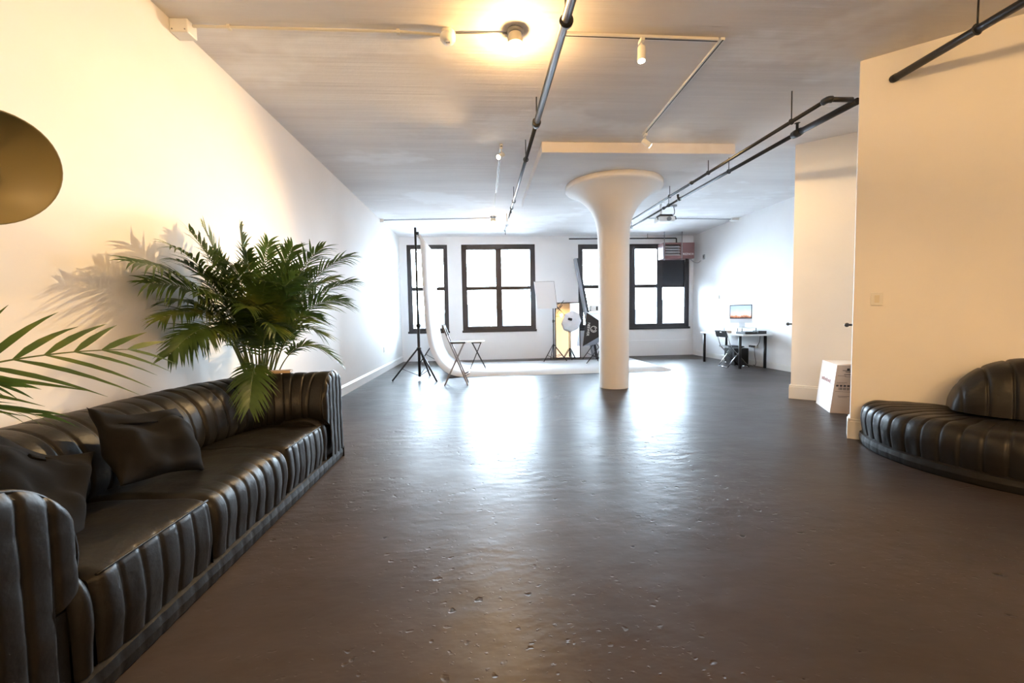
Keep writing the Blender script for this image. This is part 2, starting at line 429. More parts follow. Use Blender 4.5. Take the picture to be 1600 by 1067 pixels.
window(4, *WINS[3], 2, 0.135, board=True)

# ================================================================== MUSHROOM COLUMN
CX, CY = 2.155, 6.88
ol = thing('mushroom_column', 'round white concrete column with flared mushroom capital under the ceiling', 'column', (CX, CY, 0))
prof = [(0.237, 0), (0.238, 0.02), (0.243, 1.2), (0.250, 2.2), (0.256, 2.5)]
MB().lathe(prof, (CX, CY, 0), 48).build('shaft', 'column', ol)
cp = spline([(0.256, 2.5, 0), (0.268, 2.62, 0), (0.298, 2.74, 0), (0.355, 2.874, 0), (0.44, 2.985, 0), (0.54, 3.08, 0), (0.64, 3.15, 0), (0.72, 3.188, 0)], 28)
prof = [(p.x, p.y) for p in cp] + [(0.764, 3.205), (0.768, 3.215), (0.768, 3.2815), (0.3, 3.282)]
MB().lathe(prof, (CX, CY, 0), 64).build('capital', 'column', ol)
MB().box((0.80, 5.52, 3.283), (3.37, 8.28, H - 0.001)).build('drop_panel', 'ceiling', ol, bevel=0.008)

# ================================================================== SOFA
def tuft(s, w, a=0.014):
    d = (s / w) % 1.0; d = min(d, 1 - d) * w
    return -a * math.exp(-(d / 0.008) ** 2) - 0.30 * a * (1 - math.sin(PI * (d / w)))
def nz3(p, sc, amp): return (noise.noise(V(p) * sc)) * amp
half = [(-1.25, 3.775), (-1.48, 3.77), (-1.72, 3.70), (-1.95, 3.53), (-2.10, 3.25), (-2.165, 2.85), (-2.175, 2.36)]
full = half + [(x, 4.72 - y) for x, y in reversed(half[:-1])]
outer = spline([(x, y, 0) for x, y in full], 400)
outer, LO = resample(outer, 0.007)
BPROF = [(-0.31, 0.36), (-0.375, 0.40), (-0.41, 0.48), (-0.40, 0.58), (-0.36, 0.67), (-0.285, 0.74), (-0.19, 0.772), (-0.10, 0.765), (-0.035, 0.725), (-0.006, 0.64), (0, 0.5), (0, 0.3), (0, 0.09)]
bprof = [(p.x, p.y) for p in spline([(o, z, 0) for o, z in BPROF], 40)]
def path_frame(path, k):
    t = (path[min(k + 1, len(path) - 1)] - path[max(k - 1, 0)]).normalized()
    return path[k], t, V((-t.y, t.x, 0))   # outward = left of travel (reversed below)
def tuft_r(a, w, amp):
    return tuft(a * 0.95, w * 0.95, amp)
# orientation check: outward must point away from the room side
_p, _t, _n = path_frame(outer, len(outer) // 2)
SGN = -1 if _n.x > 0 else 1
def sweep(path, prof, k0, k1, w, amp, name, m, parent, s0=0.0, pinch=True):
    step = (path[1] - path[0]).length
    pn = []
    for j in range(len(prof)):
        a = prof[max(j - 1, 0)]; b = prof[min(j + 1, len(prof) - 1)]
        d = V((b[0] - a[0], b[1] - a[1], 0)).normalized(); pn.append((-d.y, d.x))
    def fn(u, v):
        k = k0 + int(round(u * (k1 - k0))); j = int(round(v * (len(prof) - 1)))
        p, t, n = path_frame(path, k); n = n * SGN
        s = k * step - s0
        d = tuft(s, w, amp)
        e = min(k - k0, k1 - k) * step
        if pinch and e < 0.03: d -= 0.016 * (1 - e / 0.03) ** 2
        q = p + n * prof[j][0] + V((0, 0, prof[j][1]))
        d += nz3(q, 5, 0.006) + nz3((q.x * 3, q.y * 3, q.z * 6), 3.0, 0.004)
        return q + n * pn[j][0] * d + V((0, 0, pn[j][1] * d))
    mb = MB().grid(fn, k1 - k0, len(prof) - 1)
    return mb.build(name, m, parent, fixn=False)
sofa = thing('curved_sofa', 'long black channel-quilted leather sofa curving along the left wall', 'sofa', (-1.7, 2.36, 0))
step = (outer[1] - outer[0]).length
kseam = min(range(len(outer)), key=lambda k: (outer[k] - V((-2.165, 2.82, 0))).length)
sweep(outer, bprof, 0, kseam, 0.118, 0.0075, 'backrest', 'leather', sofa)
sweep(outer, bprof, kseam, len(outer) - 1, 0.118, 0.0075, 'backrest', 'leather', sofa)
# quilted end panels of the backrest (flat ends facing the room)
def end_panel(y_out, sgn, name):
    # sgn +1: inward is -y (far end); -1: inward is +y (near end)
    up = {}; N = 44; Mz = 30
    fine = [(p.x, p.y) for p in spline([(o, z, 0) for o, z in BPROF], 400)]
    def zr(o):
        zs = [z for (oo, z) in fine if abs(oo - o) < 0.006]
        top = max(zs); low = 0.09 if o > -0.31 else min(zs)
        return low, top
    def fn(u, v):
        o = -0.405 + 0.40 * u
        lo, hi = zr(o)
        z = lo + (hi - lo) * v
        e = min(u, 1 - u) * 0.40; e2 = (1 - v) * (hi - lo)
        bulge = tuft(o, 0.080, 0.010) + 0.018 * min(1, min(e, e2) / 0.03) ** 0.5
        y = y_out + sgn * o
        bulge += nz3((o * 2, y, z * 3), 3, 0.004) + 0.004 * (abs(math.sin(PI * (z + 0.03 * math.sin(14 * o)) / 0.13)) ** 0.3 - 1)
        return V((-1.25 + bulge, y, z))
    mb = MB().grid(fn, 64, Mz)
    return mb.build(name, 'leather', sofa, fixn=False)
end_panel(3.775, 1, 'end_panel'); end_panel(0.945, -1, 'end_panel')
# seats
def seat(y0, y1, name, flat=None, z=0.405, wch=0.092, x0=-1.25):
    if flat:
        raw = [(-2.0, z + 0.010), (-1.8, z + 0.008), (-1.6, z + 0.012), (-1.42, z + 0.010), (-1.33, z + 0.004), (-1.285, z - 0.006), (-1.262, z - 0.022), (-1.253, z - 0.05), (-1.247, z - 0.12), (-1.246, z - 0.19), (-1.254, z - 0.25), (-1.262, 0.095)]
    else:
        raw = [(-2.0, z + 0.012), (-1.8, z + 0.008), (-1.6, z + 0.012), (-1.42, z + 0.008), (-1.34, z - 0.001), (-1.285, z - 0.026), (-1.256, z - 0.07), (-1.246, z - 0.13), (-1.247, z - 0.19), (-1.256, z - 0.25), (-1.262, 0.095)]
    sp = spline([(px_, pz_, 0) for px_, pz_ in raw], 72)
    n = int((y1 - y0) / 0.007)
    L = len(sp)
    def fn(u, v):
        y = y0 + (y1 - y0) * u; j = int(round(v * (L - 1)))
        p = sp[j]; a = sp[max(j - 1, 0)]; b = sp[min(j + 1, L - 1)]
        d = (b - a).normalized(); nx, nzv = -d.y, d.x
        front = min(1, max(0, (p.x + (1.285 if flat else 1.37)) / (0.03 if flat else 0.10))) if p.y > 0.3 else 1
        q = tuft(y - y0, wch, 0.0065) * front
        e = min(y - y0, y1 - y)
        if e < 0.04: q -= 0.022 * (1 - e / 0.04) ** 2
        q += nz3((p.x * 2, y * 2, p.y), 3.3, 0.010) + nz3((p.x * 3, y * 9, p.y * 2), 1.7, 0.005) * front
        return V((p.x - d.y * q, y, p.y + d.x * q))
    mb = MB().grid(fn, n, L - 1)
    for yy, uu in ((y0, 0.0), (y1, 1.0)):     # close the ends
        pts = [fn(uu, j / (L - 1)) for j in range(L)]
        mb.strip(pts, [V((p.x, p.y, 0.09)) for p in pts])
    return mb.build(name, 'leather', sofa, fixn=False)
seat(1.41, 1.992, 'seat_cushion', True)
seat(2.004, 2.735, 'seat_cushion')
seat(2.742, 3.345, 'seat_cushion', True, z=0.395, wch=0.086)
seat(1.335, 1.404, 'seat_roll', z=0.432, wch=0.07)
seat(3.352, 3.44, 'seat_roll', z=0.432, wch=0.088)
# welt piping along the seat and back edges
def piping(pts, r=0.006): MB().tube(pts, r, 6).build('piping', 'leather', sofa)
piping([(-1.262, 3.775 + o, z + 0.002) for o, z in bprof[:30]], 0.007)
piping([(-1.262, 0.945 - o, z + 0.002) for o, z in bprof[:30]], 0.007)
piping([(-1.266, 1.42 + 0.56 * k / 20, 0.391) for k in range(21)], 0.005)
piping([(-1.266, 2.752 + 0.583 * k / 20, 0.381) for k in range(21)], 0.005)
# plinth
loop = [V((-1.258, 0.945 + (3.775 - 0.945) * k / 226, 0)) for k in range(227)]
mb = MB()
rows = []
for z, off in ((0.0, 0.0), (0.012, 0.008), (0.05, 0.012), (0.085, 0.006), (0.095, -0.02)):
    rows.append([V((p.x + off + tuft(p.y, 0.092, 0.003), p.y, z)) for p in loop])
for a, b in zip(rows, rows[1:]): mb.strip(a, b)
for k_, sg in ((0, -1), (-1, 1)):
    mb.poly([(-1.24, loop[k_].y, 0), (-1.24, loop[k_].y, 0.09), (-1.6, loop[k_].y, 0.09), (-1.6, loop[k_].y, 0)])
mb.strip([V((p.x, p.y, 0)) for p in outer], [V((p.x, p.y, 0.1)) for p in outer])
mb.build('plinth', 'leather', sofa, fixn=False)

MB().box((-2.05, 1.0, 0.01), (-1.285, 3.72, 0.33)).build('inner_frame', 'leather', sofa)
# pillows on the sofa
def pillow(label, c, ax, ay, an, w, h, th, seed, name='throw_pillow'):
    ax, ay, an = V(ax).normalized(), V(ay), V(an)
    ay = (ay - ax * ay.dot(ax)).normalized(); an = ax.cross(ay)
    N = 36; mb = MB(); c = V(c)
    def pt(u, v, sd):
        U, W = 2 * u - 1, 2 * v - 1
        t = max(0.0, (1 - abs(U) ** 3.0) * (1 - abs(W) ** 3.0)) ** 0.55
        ex = 1 - 0.10 * (1 - W * W) * abs(U) ** 2; ey = 1 - 0.10 * (1 - U * U) * abs(W) ** 2
        p = V((U * ex * w / 2, W * ey * h / 2, seed))
        f = noise.noise(p * 7) * 0.040 + noise.noise(V((p.x * 5 + p.y * 13, p.y * 4 - p.x * 9, seed + 3))) * 0.034
        sag = 0.02 * math.cos(U * 3 + seed)
        return c + ax * (U * ex * w / 2) + ay * (W * ey * h / 2 + f * 0.5 * (1 - abs(W)) - (0.03 * (1 - U * U) if W > 0.5 else 0)) + an * (sd * t * (th / 2 + f * 0.9) + sag)
    mb.grid(lambda u, v: pt(u, v, 1), N, N); mb.grid(lambda u, v: pt(u, v, -1), N, N)
    return tag(mb.build(name, 'fabric'), label, 'pillow', 'pillows on the black sofa')
pillow('charcoal throw pillow leaning at the near end of the black sofa', (-1.70, 1.63, 0.60), (0.30, 0.80, -0.52), (-0.42, 0.50, 0.76), (1, 0, 0), 0.47, 0.46, 0.16, 2.3)
pillow('rumpled charcoal throw pillow with one corner up, in the middle of the black sofa', (-1.63, 2.175, 0.62), (0.12, 0.95, -0.22), (-0.52, 0.02, 0.85), (1, 0, 0), 0.47, 0.40, 0.15, 5.1)
# pale wooden board on the back of the sofa
tb = MB().box((-0.13, -0.05, 0), (0.13, 0.05, 0.02), frame_mtx((-1.70, 3.56, 0.776), (0.97, 0.2, 0), (-0.2, 0.97, 0), (0, 0, 1))).build('wooden_board', 'palewood', bevel=0.004)
tag(tb, 'small pale wooden board lying on the sofa back beside the palm', 'board')

# ================================================================== HALF-ROUND OTTOMAN + CUSHION (right)
OC = A0 + WT * 1.06 + WN * 0.022
OM = frame_mtx(OC, WT, WN, (0, 0, 1))
ot = thing('half_round_ottoman', 'black quilted leather half-round ottoman seat against the slanting wall', 'ottoman', OC)
rp_ = spline([(0.0, 0.375, 0), (0.3, 0.385, 0), (0.6, 0.392, 0), (0.82, 0.388, 0), (0.92, 0.37, 0), (0.975, 0.325, 0), (0.992, 0.25, 0), (0.988, 0.17, 0), (0.975, 0.095, 0)], 54)
def fno(u, v):
    a = PI * u; j = int(round(v * 54)); p = rp_[j]; q0 = rp_[max(j - 1, 0)]; q1 = rp_[min(j + 1, 54)]
    d = (q1 - q0).normalized(); f = min(1, max(0, (p.x - 0.35) / 0.45))
    q = tuft_r(a, PI / 27, 0.010) * f + nz3((p.x * math.cos(a) * 2, p.x * math.sin(a) * 2, p.y), 3.1, 0.010) + nz3((a * 14, p.x * 2, p.y * 6), 1.2, 0.006) * f
    r = max(0.0, p.x - d.y * q)
    return OM @ V((-r * math.cos(a), r * math.sin(a), p.y + d.x * q))
mb = MB().grid(fno, 27 * 14, 54)
for uu in (0.0, 1.0):
    pts = [fno(uu, j / 54) for j in range(55)]
    mb.strip(pts, [V((p.x, p.y, 0.09)) for p in pts])
mb.build('seat', 'leather', ot, fixn=False)
mb = MB(); rows = []
for z, off in ((0, 0), (0.012, 0.007), (0.05, 0.012), (0.088, 0.007), (0.098, -0.014)):
    rows.append([OM @ V((-(0.985 + off + tuft(k / 243 * PI, PI / 27, 0.004)) * math.cos(PI * k / 243), (0.985 + off) * math.sin(PI * k / 243), z)) for k in range(244)])
for a, b in zip(rows, rows[1:]): mb.strip(a, b)
mb.build('plinth', 'leather', ot, fixn=False)
CM = frame_mtx(A0 + WT * 1.09 + WN * 0.27 + V((0, 0, 0.400)), WT, WN, (0, 0, 1))
def fnc(u, v):
    # half dome: u runs across (t), v runs from the back rim over the top to the front rim
    t = 2 * u - 1; w = 0.49; hh = (max(0, 1 - abs(t) ** 2.3)) ** 0.5
    a = PI * v
    dep = 0.24 * (0.35 + 0.65 * hh)
    q = tuft(t * w + 0.06, 0.125, 0.014) * hh + nz3((t * 2, a, 1.5), 2.2, 0.008)
    ca, sa = math.cos(a), math.sin(a)
    zz = (0.425 * hh + q) * (abs(sa) ** 0.7)
    return CM @ V((t * w, -(dep + q) * (1 if ca > 0 else -1) * abs(ca) ** 0.75, zz + 0.015 * (1 - hh)))
mb = MB().grid(fnc, 170, 40)
cu = mb.build('backrest_cushion', 'leather', fixn=False)
tag(cu, 'domed black leather back cushion standing on the half-round ottoman', 'cushion')

# ================================================================== PALMS
def bez(a, b, c, n):
    a, b, c = V(a), V(b), V(c)
    return [a * (1 - t) ** 2 + b * 2 * t * (1 - t) + c * t * t for t in [k / n for k in range(n + 1)]]
def frond(plant, base, tip, arch, lmax, start=0.38, pairs=24, roll=0.0, wid=0.021, droop=0.22, wallx=None, rng=random):
    base, tip = V(base), V(tip)
    ctrl = base.lerp(tip, 0.30); ctrl.z = max(base.z + (tip.z - base.z) * 0.55, tip.z * 0.5 + base.z * 0.5) + arch
    n = 40; pts = bez(base, ctrl, tip, n)
    mb = MB()
    for i in range(pairs):
        t = start + (0.985 - start) * (i / (pairs - 1)); k = t * n; k0 = min(int(k), n - 1)
        p = pts[k0].lerp(pts[k0 + 1], k - k0); T = (pts[min(k0 + 2, n)] - pts[max(k0 - 1, 0)]).normalized()
        S = T.cross(V((0, 0, 1)))
        S = S.normalized() if S.length > 0.05 else V((1, 0, 0))
        Nn = S.cross(T)
        S2 = S * math.cos(roll) + Nn * math.sin(roll); N2 = S2.cross(T)
        u = (t - start) / (1 - start)
        ll = lmax * (math.sin(PI * (0.14 + 0.74 * u)) ** 0.8)
        al = math.radians(62 - 36 * u)
        for sd in (-1, 1):
            be = math.radians(18 + rng.uniform(-8, 8)); al2 = al + rng.uniform(-0.09, 0.09); l = ll * rng.uniform(0.88, 1.08)
            d = (T * math.cos(al2) + (S2 * sd * math.cos(be) + N2 * math.sin(be)) * math.sin(al2)).normalized()
            wv = (T - d * T.dot(d)).normalized()
            ws = [0.35, 0.95, 1.0, 0.72, 0.40, 0.03]; g = droop * rng.uniform(0.5, 1.4)
            ia = []
            for q in range(6):
                f = q / 5; c = p + d * l * f + V((0, 0, -g * l * f * f))
                if wallx is not None and c.x < wallx: c.x = wallx + 0.002 * q
                w = wid * ws[q] / 2
                ia.append(mb.add([c - wv * w, c + wv * w]))
            for a_, b_ in zip(ia, ia[1:]): mb.face((a_, a_ + 1, b_ + 1, b_), True)
    fo = mb.build('frond', 'leaf', plant, fixn=False)
    if wallx is not None:
        for q in pts: q.x = max(q.x, wallx)
    MB().tube(pts, [0.0075 * (1 - 0.8 * k / n) for k in range(n + 1)], 6).build('stem', 'stem', fo, fixn=False)
def planter(plant, c, r, h):
    MB().lathe([(0.001, 0), (r * 0.78, 0), (r, h * 0.95), (r * 1.04, h * 0.95), (r * 1.04, h), (r * 0.93, h), (r * 0.91, h - 0.04)], c, 28).build('pot', 'terracotta', plant)
    MB().lathe([(r * 0.915, h - 0.045), (0.001, h - 0.03)], c, 28).build('soil', 'soil', plant)
PB = V((-1.975, 3.86, 0))
palm = thing('areca_palm', 'bushy green areca palm rising behind the far end of the black sofa', 'plant', PB)
planter(palm, PB, 0.155, 0.34)
rngp = random.Random(11)
WX = XL + 0.012
def pf(tip, arch=0.18, l=0.25, start=0.40, pairs=26, roll=0.0, droop=0.22, off=0.05):
    b = PB + V((rngp.uniform(-off, off), rngp.uniform(-off, off), 0.30))
    frond(palm, b, tip, arch, l, start, pairs, roll, wid=0.018, wallx=WX, droop=droop, rng=rngp)
for tip, arch, l, st, roll in [
    ((-2.05, 2.66, 1.56), 0.62, 0.25, 0.42, 0.5), ((-2.12, 2.86, 1.45), 0.65, 0.24, 0.42, 0.8),
    ((-2.00, 2.92, 1.70), 0.50, 0.26, 0.42, 0.3), ((-2.02, 3.14, 1.84), 0.36, 0.26, 0.42, 0.5),
    ((-2.10, 3.42, 1.93), 0.25, 0.25, 0.42, 0.9), ((-1.90, 3.55, 1.95), 0.20, 0.22, 0.55, 1.3),
    ((-1.72, 3.62, 1.84), 0.25, 0.25, 0.42, 0.9), ((-1.53, 3.62, 1.80), 0.34, 0.26, 0.42, 0.4),
    ((-1.30, 3.65, 1.80), 0.42, 0.27, 0.42, 0.2), ((-1.16, 3.92, 1.77), 0.45, 0.24, 0.45, 0.3),
    ((-1.12, 3.92, 1.53), 0.55, 0.25, 0.45, 0.2), ((-1.20, 3.86, 1.36), 0.60, 0.25, 0.45, 0.5),
    ((-1.33, 3.93, 0.84), 0.68, 0.22, 0.50, 0.3), ((-1.40, 3.80, 1.08), 0.62, 0.25, 0.45, 0.1),
    ((-1.62, 3.02, 0.60), 0.78, 0.20, 0.62, 0.2), ((-1.93, 2.78, 1.02), 0.80, 0.22, 0.50, 0.4),
    ((-2.05, 2.86, 1.22), 0.70, 0.22, 0.48, 0.2), ((-1.98, 3.22, 1.52), 0.50, 0.25, 0.45, 0.6),
    ((-1.85, 3.35, 1.62), 0.40, 0.26, 0.42, 0.3), ((-1.66, 3.42, 1.50), 0.50, 0.26, 0.42, 0.2),
    ((-1.52, 3.60, 1.38), 0.55, 0.25, 0.42, 0.4), ((-1.78, 3.55, 1.32), 0.50, 0.25, 0.40, 0.1),
    ((-2.08, 3.20, 1.28), 0.55, 0.24, 0.42, 0.5), ((-2.10, 4.35, 1.65), 0.40, 0.25, 0.42, 0.3),
    ((-1.70, 4.45, 1.55), 0.45, 0.25, 0.42, 0.2), ((-1.42, 4.25, 1.60), 0.45, 0.25, 0.42, 0.4),
    ((-2.05, 3.05, 1.62), 0.52, 0.25, 0.42, 0.2), ((-1.92, 3.12, 1.40), 0.58, 0.25, 0.42, 0.5), ((-2.10, 3.02, 1.34), 0.60, 0.24, 0.42, 0.1), ((-1.75, 3.30, 1.30), 0.58, 0.25, 0.42, 0.3),
    ((-1.45, 3.50, 1.55), 0.50, 0.25, 0.42, 0.6), ((-1.60, 3.42, 1.12), 0.66, 0.24, 0.45, 0.3), ((-1.35, 3.70, 1.20), 0.62, 0.24, 0.45, 0.6), ((-2.02, 3.36, 1.72), 0.38, 0.25, 0.40, 0.2), ((-1.82, 3.48, 1.74), 0.32, 0.25, 0.40, 0.6),
    ((-2.06, 2.92, 0.98), 0.78, 0.20, 0.50, 0.6), ((-1.46, 3.85, 1.62), 0.42, 0.25, 0.42, 0.1), ((-1.95, 3.30, 1.12), 0.62, 0.22, 0.45, 0.3), ((-1.62, 3.75, 1.66), 0.34, 0.25, 0.42, 0.7)]:
    pf(tip, arch, l * 1.14, st - 0.05, 34, roll, 0.40)
# near palm, mostly out of the picture on the left
PC = V((-1.83, 0.50, 0))
palm2 = thing('areca_palm', 'palm at the left edge whose dark fronds reach in over the sofa', 'plant', PC)
planter(palm2, PC, 0.17, 0.34)
rngp = random.Random(5)
for tip, arch, l, st, roll, pr_ in [
    ((-1.325, 1.72, 1.10), 0.44, 0.30, 0.45, -0.85, 13), ((-1.29, 1.33, 0.93), 0.66, 0.17, 0.55, 0.2, 18), ((-1.33, 1.28, 1.03), 0.62, 0.17, 0.55, 0.5, 18),
    ((-1.74, 1.40, 0.88), 0.62, 0.24, 0.55, 0.6, 16), ((-1.95, 1.35, 1.20), 0.52, 0.26, 0.45, 0.4, 18), ((-2.05, 1.25, 1.60), 0.40, 0.25, 0.42, 0.3, 20),
    ((-1.75, 0.2, 1.75), 0.3, 0.25, 0.42, 0.2, 20), ((-1.3, 0.1, 1.5), 0.45, 0.25, 0.42, 0.3, 20),
    ((-2.1, 0.1, 1.6), 0.4, 0.25, 0.42, 0.5, 20), ((-1.95, -0.1, 1.3), 0.5, 0.25, 0.42, 0.3, 20), ((-1.5, -0.1, 1.2), 0.5, 0.25, 0.42, 0.1, 20)]:
    b = PC + V((rngp.uniform(-0.05, 0.05), rngp.uniform(-0.05, 0.05), 0.30))
    frond(palm2, b, tip, arch, l, st, pr_, roll, wallx=WX, wid=0.021, droop=0.15 if pr_ == 13 else 0.3, rng=rngp)

# ================================================================== FLOOR LAMP with dish shade (left edge)
LB = V((-2.02, 0.90, 0))
lamp = thing('floor_lamp', 'floor lamp at the left edge with a tilted olive dish shade', 'lamp', LB)
MB().lathe([(0.001, 0), (0.13, 0), (0.13, 0.015), (0.12, 0.022), (0.02, 0.03), (0.014, 0.05)], LB, 32).build('base', 'blackmetal', lamp)
SC = V((-1.665, 1.60, 1.735)); sa = V((0.86, -0.22, -0.44)).normalized()
MB().tube([LB + V((0, 0, 0.03)), LB + V((0, 0, 1.75))], 0.011, 10).build('pole', 'blackmetal', lamp)
apex = SC - sa * 0.10
MB().tube(spline([LB + V((0, 0, 1.75)), LB + V((-0.0, 0.12, 1.95)), apex - sa * 0.10 + V((0, 0, 0.06)), apex], 20), 0.009, 8).build('arm', 'blackmetal', lamp)
su = sa.cross(V((0, 0, 1))).normalized(); sv = su.cross(sa)
SM = frame_mtx(SC, su, sv, sa)
dish = spline([(0.02, -0.100, 0), (0.07, -0.093, 0), (0.13, -0.068, 0), (0.175, -0.028, 0), (0.197, 0.0, 0)], 18)
prof = [(p.x, p.y) for p in dish] + [(0.201, 0.001), (0.201, -0.004)] + [(p.x + 0.004, p.y - 0.005) for p in reversed(dish)] + [(0.02, -0.100)]
sh = MB().lathe(prof, (0, 0, 0), 48, SM.to_3x3())
for v in sh.v: v += SC
sh.build('shade', 'olive', lamp)
mb = MB()
for row, (r0, a0_, a1_) in enumerate([(0.180, 0.62, 1.12), (0.173, 0.68, 1.05), (0.166, 0.60, 1.12), (0.159, 0.72, 1.0)]):
    def zd(r): 
        for p, q in zip(dish, dish[1:]):
            if p.x <= r <= q.x: return p.y + (q.y - p.y) * (r - p.x) / (q.x - p.x)
        return 0
    P0 = []; P1 = []
    for k in range(17):
        a = -PI / 2 + (a0_ + (a1_ - a0_) * k / 16 - 0.45)
        for rr_, L_ in ((r0, P0), (r0 - 0.0035, P1)):
            L_.append(SM @ V((rr_ * math.cos(a), rr_ * math.sin(a), zd(rr_) + 0.0015)))
    mb.strip(P0, P1)
mb.build('printed_label', 'ink', lamp, fixn=False)
MB().tube([apex + sa * 0.01, apex + sa * 0.06], 0.02, 12).build('bulb_socket', 'black', lamp)

# ================================================================== CEILING FITTINGS
def bare_bulb(label, c, bm='bulb'):
    c = V(c); t = thing('ceiling_bulb', label, 'light bulb', (c.x, c.y, H), 'bare bulbs on the ceiling')
    MB().lathe([(0.001, H), (0.062, H), (0.066, H - 0.012), (0.05, H - 0.03), (0.001, H - 0.03)], (c.x, c.y, 0), 24).build('ceiling_plate', 'grey', t)
    MB().lathe([(0.050, H - 0.03), (0.061, H - 0.098), (0.058, H - 0.104), (0.016, H - 0.10)], (c.x, c.y, 0), 24).build('socket', 'cream', t)
    MB().lathe([(0.015, H - 0.09), (0.017, H - 0.105), (0.03, H - 0.125), (0.036, H - 0.15), (0.03, H - 0.177), (0.014, H - 0.19), (0.001, H - 0.192)], (c.x, c.y, 0), 20).build('bulb', bm, t)
    return t
bare_bulb('lit bare bulb in a white socket nearest on the ceiling, beside the thick pipe', (0.301, 3.43, 0))
bare_bulb('lit bare bulb far back on the ceiling in front of the tall windows', (0.285, 9.62, 0), 'bulbdim')
bare_bulb('added bare ceiling bulb far behind the viewer, warming the walls', (2.2, -2.6, 0), 'bulbfill')  # unseen bulb, added to throw warm light on the near walls
bare_bulb('added bare ceiling bulb behind the viewer, in line with the others', (0.30, -2.76, 0), 'bulbfill')  # second unseen bulb, added on the bulb line for more warm light
sd = thing('smoke_detector', 'round cream smoke detector on the ceiling conduit', 'smoke detector', (-0.22, 3.46, H))
MB().lathe([(0.05, H), (0.052, H - 0.03), (0.03, H - 0.035)], (-0.22, 3.46, 0), 24).build('mount', 'cream', sd)
MB().lathe([(0.058, H - 0.03), (0.062, H - 0.045), (0.06, H - 0.065), (0.045, H - 0.085), (0.02, H - 0.09), (0.001, H - 0.09)], (-0.22, 3.46, 0), 28).build('body', 'white', sd)
MB().box((-0.235, 3.44, H - 0.094), (-0.205, 3.455, H - 0.088)).build('test_button', 'grey', sd)
def conduit(name, label, pts, r, m='cream', clips=()):
    t = thing(name, label, 'conduit', pts[0])
    MB().tube(pts, r, 8).build('tube', m, t)
    for c in clips: MB().box((c[0] - 0.012, c[1] - 0.016, H - 0.03), (c[0] + 0.012, c[1] + 0.016, H)).build('clip', m, t)
    return t
jb = thing('junction_box', 'white junction box where wall meets ceiling at top left', 'junction box', (XL + 0.06, 3.44, H - 0.1))
MB().box((XL + 0.001, 3.39, H - 0.10), (XL + 0.13, 3.50, H - 0.001)).build('body', 'white', jb, bevel=0.008)
for dx, dz in ((0.02, -0.08), (0.11, -0.08)): MB().tube([(XL + dx, 3.392, H + dz), (XL + dx, 3.386, H + dz)], 0.005, 8).build('screw', 'grey', jb)
conduit('ceiling_conduit', 'cream cable conduit running from the corner box to the smoke detector', [(XL + 0.13, 3.45, H - 0.02), (-1.85, 3.46, H - 0.014), (-0.60, 3.46, H - 0.014), (-0.28, 3.46, H - 0.03)], 0.011, clips=[(-1.85, 3.46), (-0.6, 3.46)])
conduit('ceiling_conduit', 'thin conduit joining smoke detector, bare bulb and track rail', [(-0.16, 3.46, H - 0.012), (0.24, 3.445, H - 0.012)], 0.007, 'grey')
conduit('ceiling_conduit', 'white conduit far back running from the left wall to the far bulb', [(XL + 0.05, 9.82, H - 0.02), (0.21, 9.64, H - 0.02)], 0.011, 'grey')
MBx = MB().box((XL + 0.001, 9.78, H - 0.07), (XL + 0.08, 9.88, H - 0.001)).build('junction_box', 'white', bevel=0.005); tag(MBx, 'small white junction box on the far left ceiling edge', 'junction box')
conduit('ceiling_conduit', 'conduit from the projector to the box on the right wall', [(3.86, 9.70, H - 0.02), (5.90, 9.82, H - 0.02)], 0.011, 'grey')
MBx = MB().box((5.90, 9.76, H - 0.06), (XR - 0.001, 9.88, H - 0.001)).build('junction_box', 'white', bevel=0.005); tag(MBx, 'small junction box high on the right wall by the conduit', 'junction box')
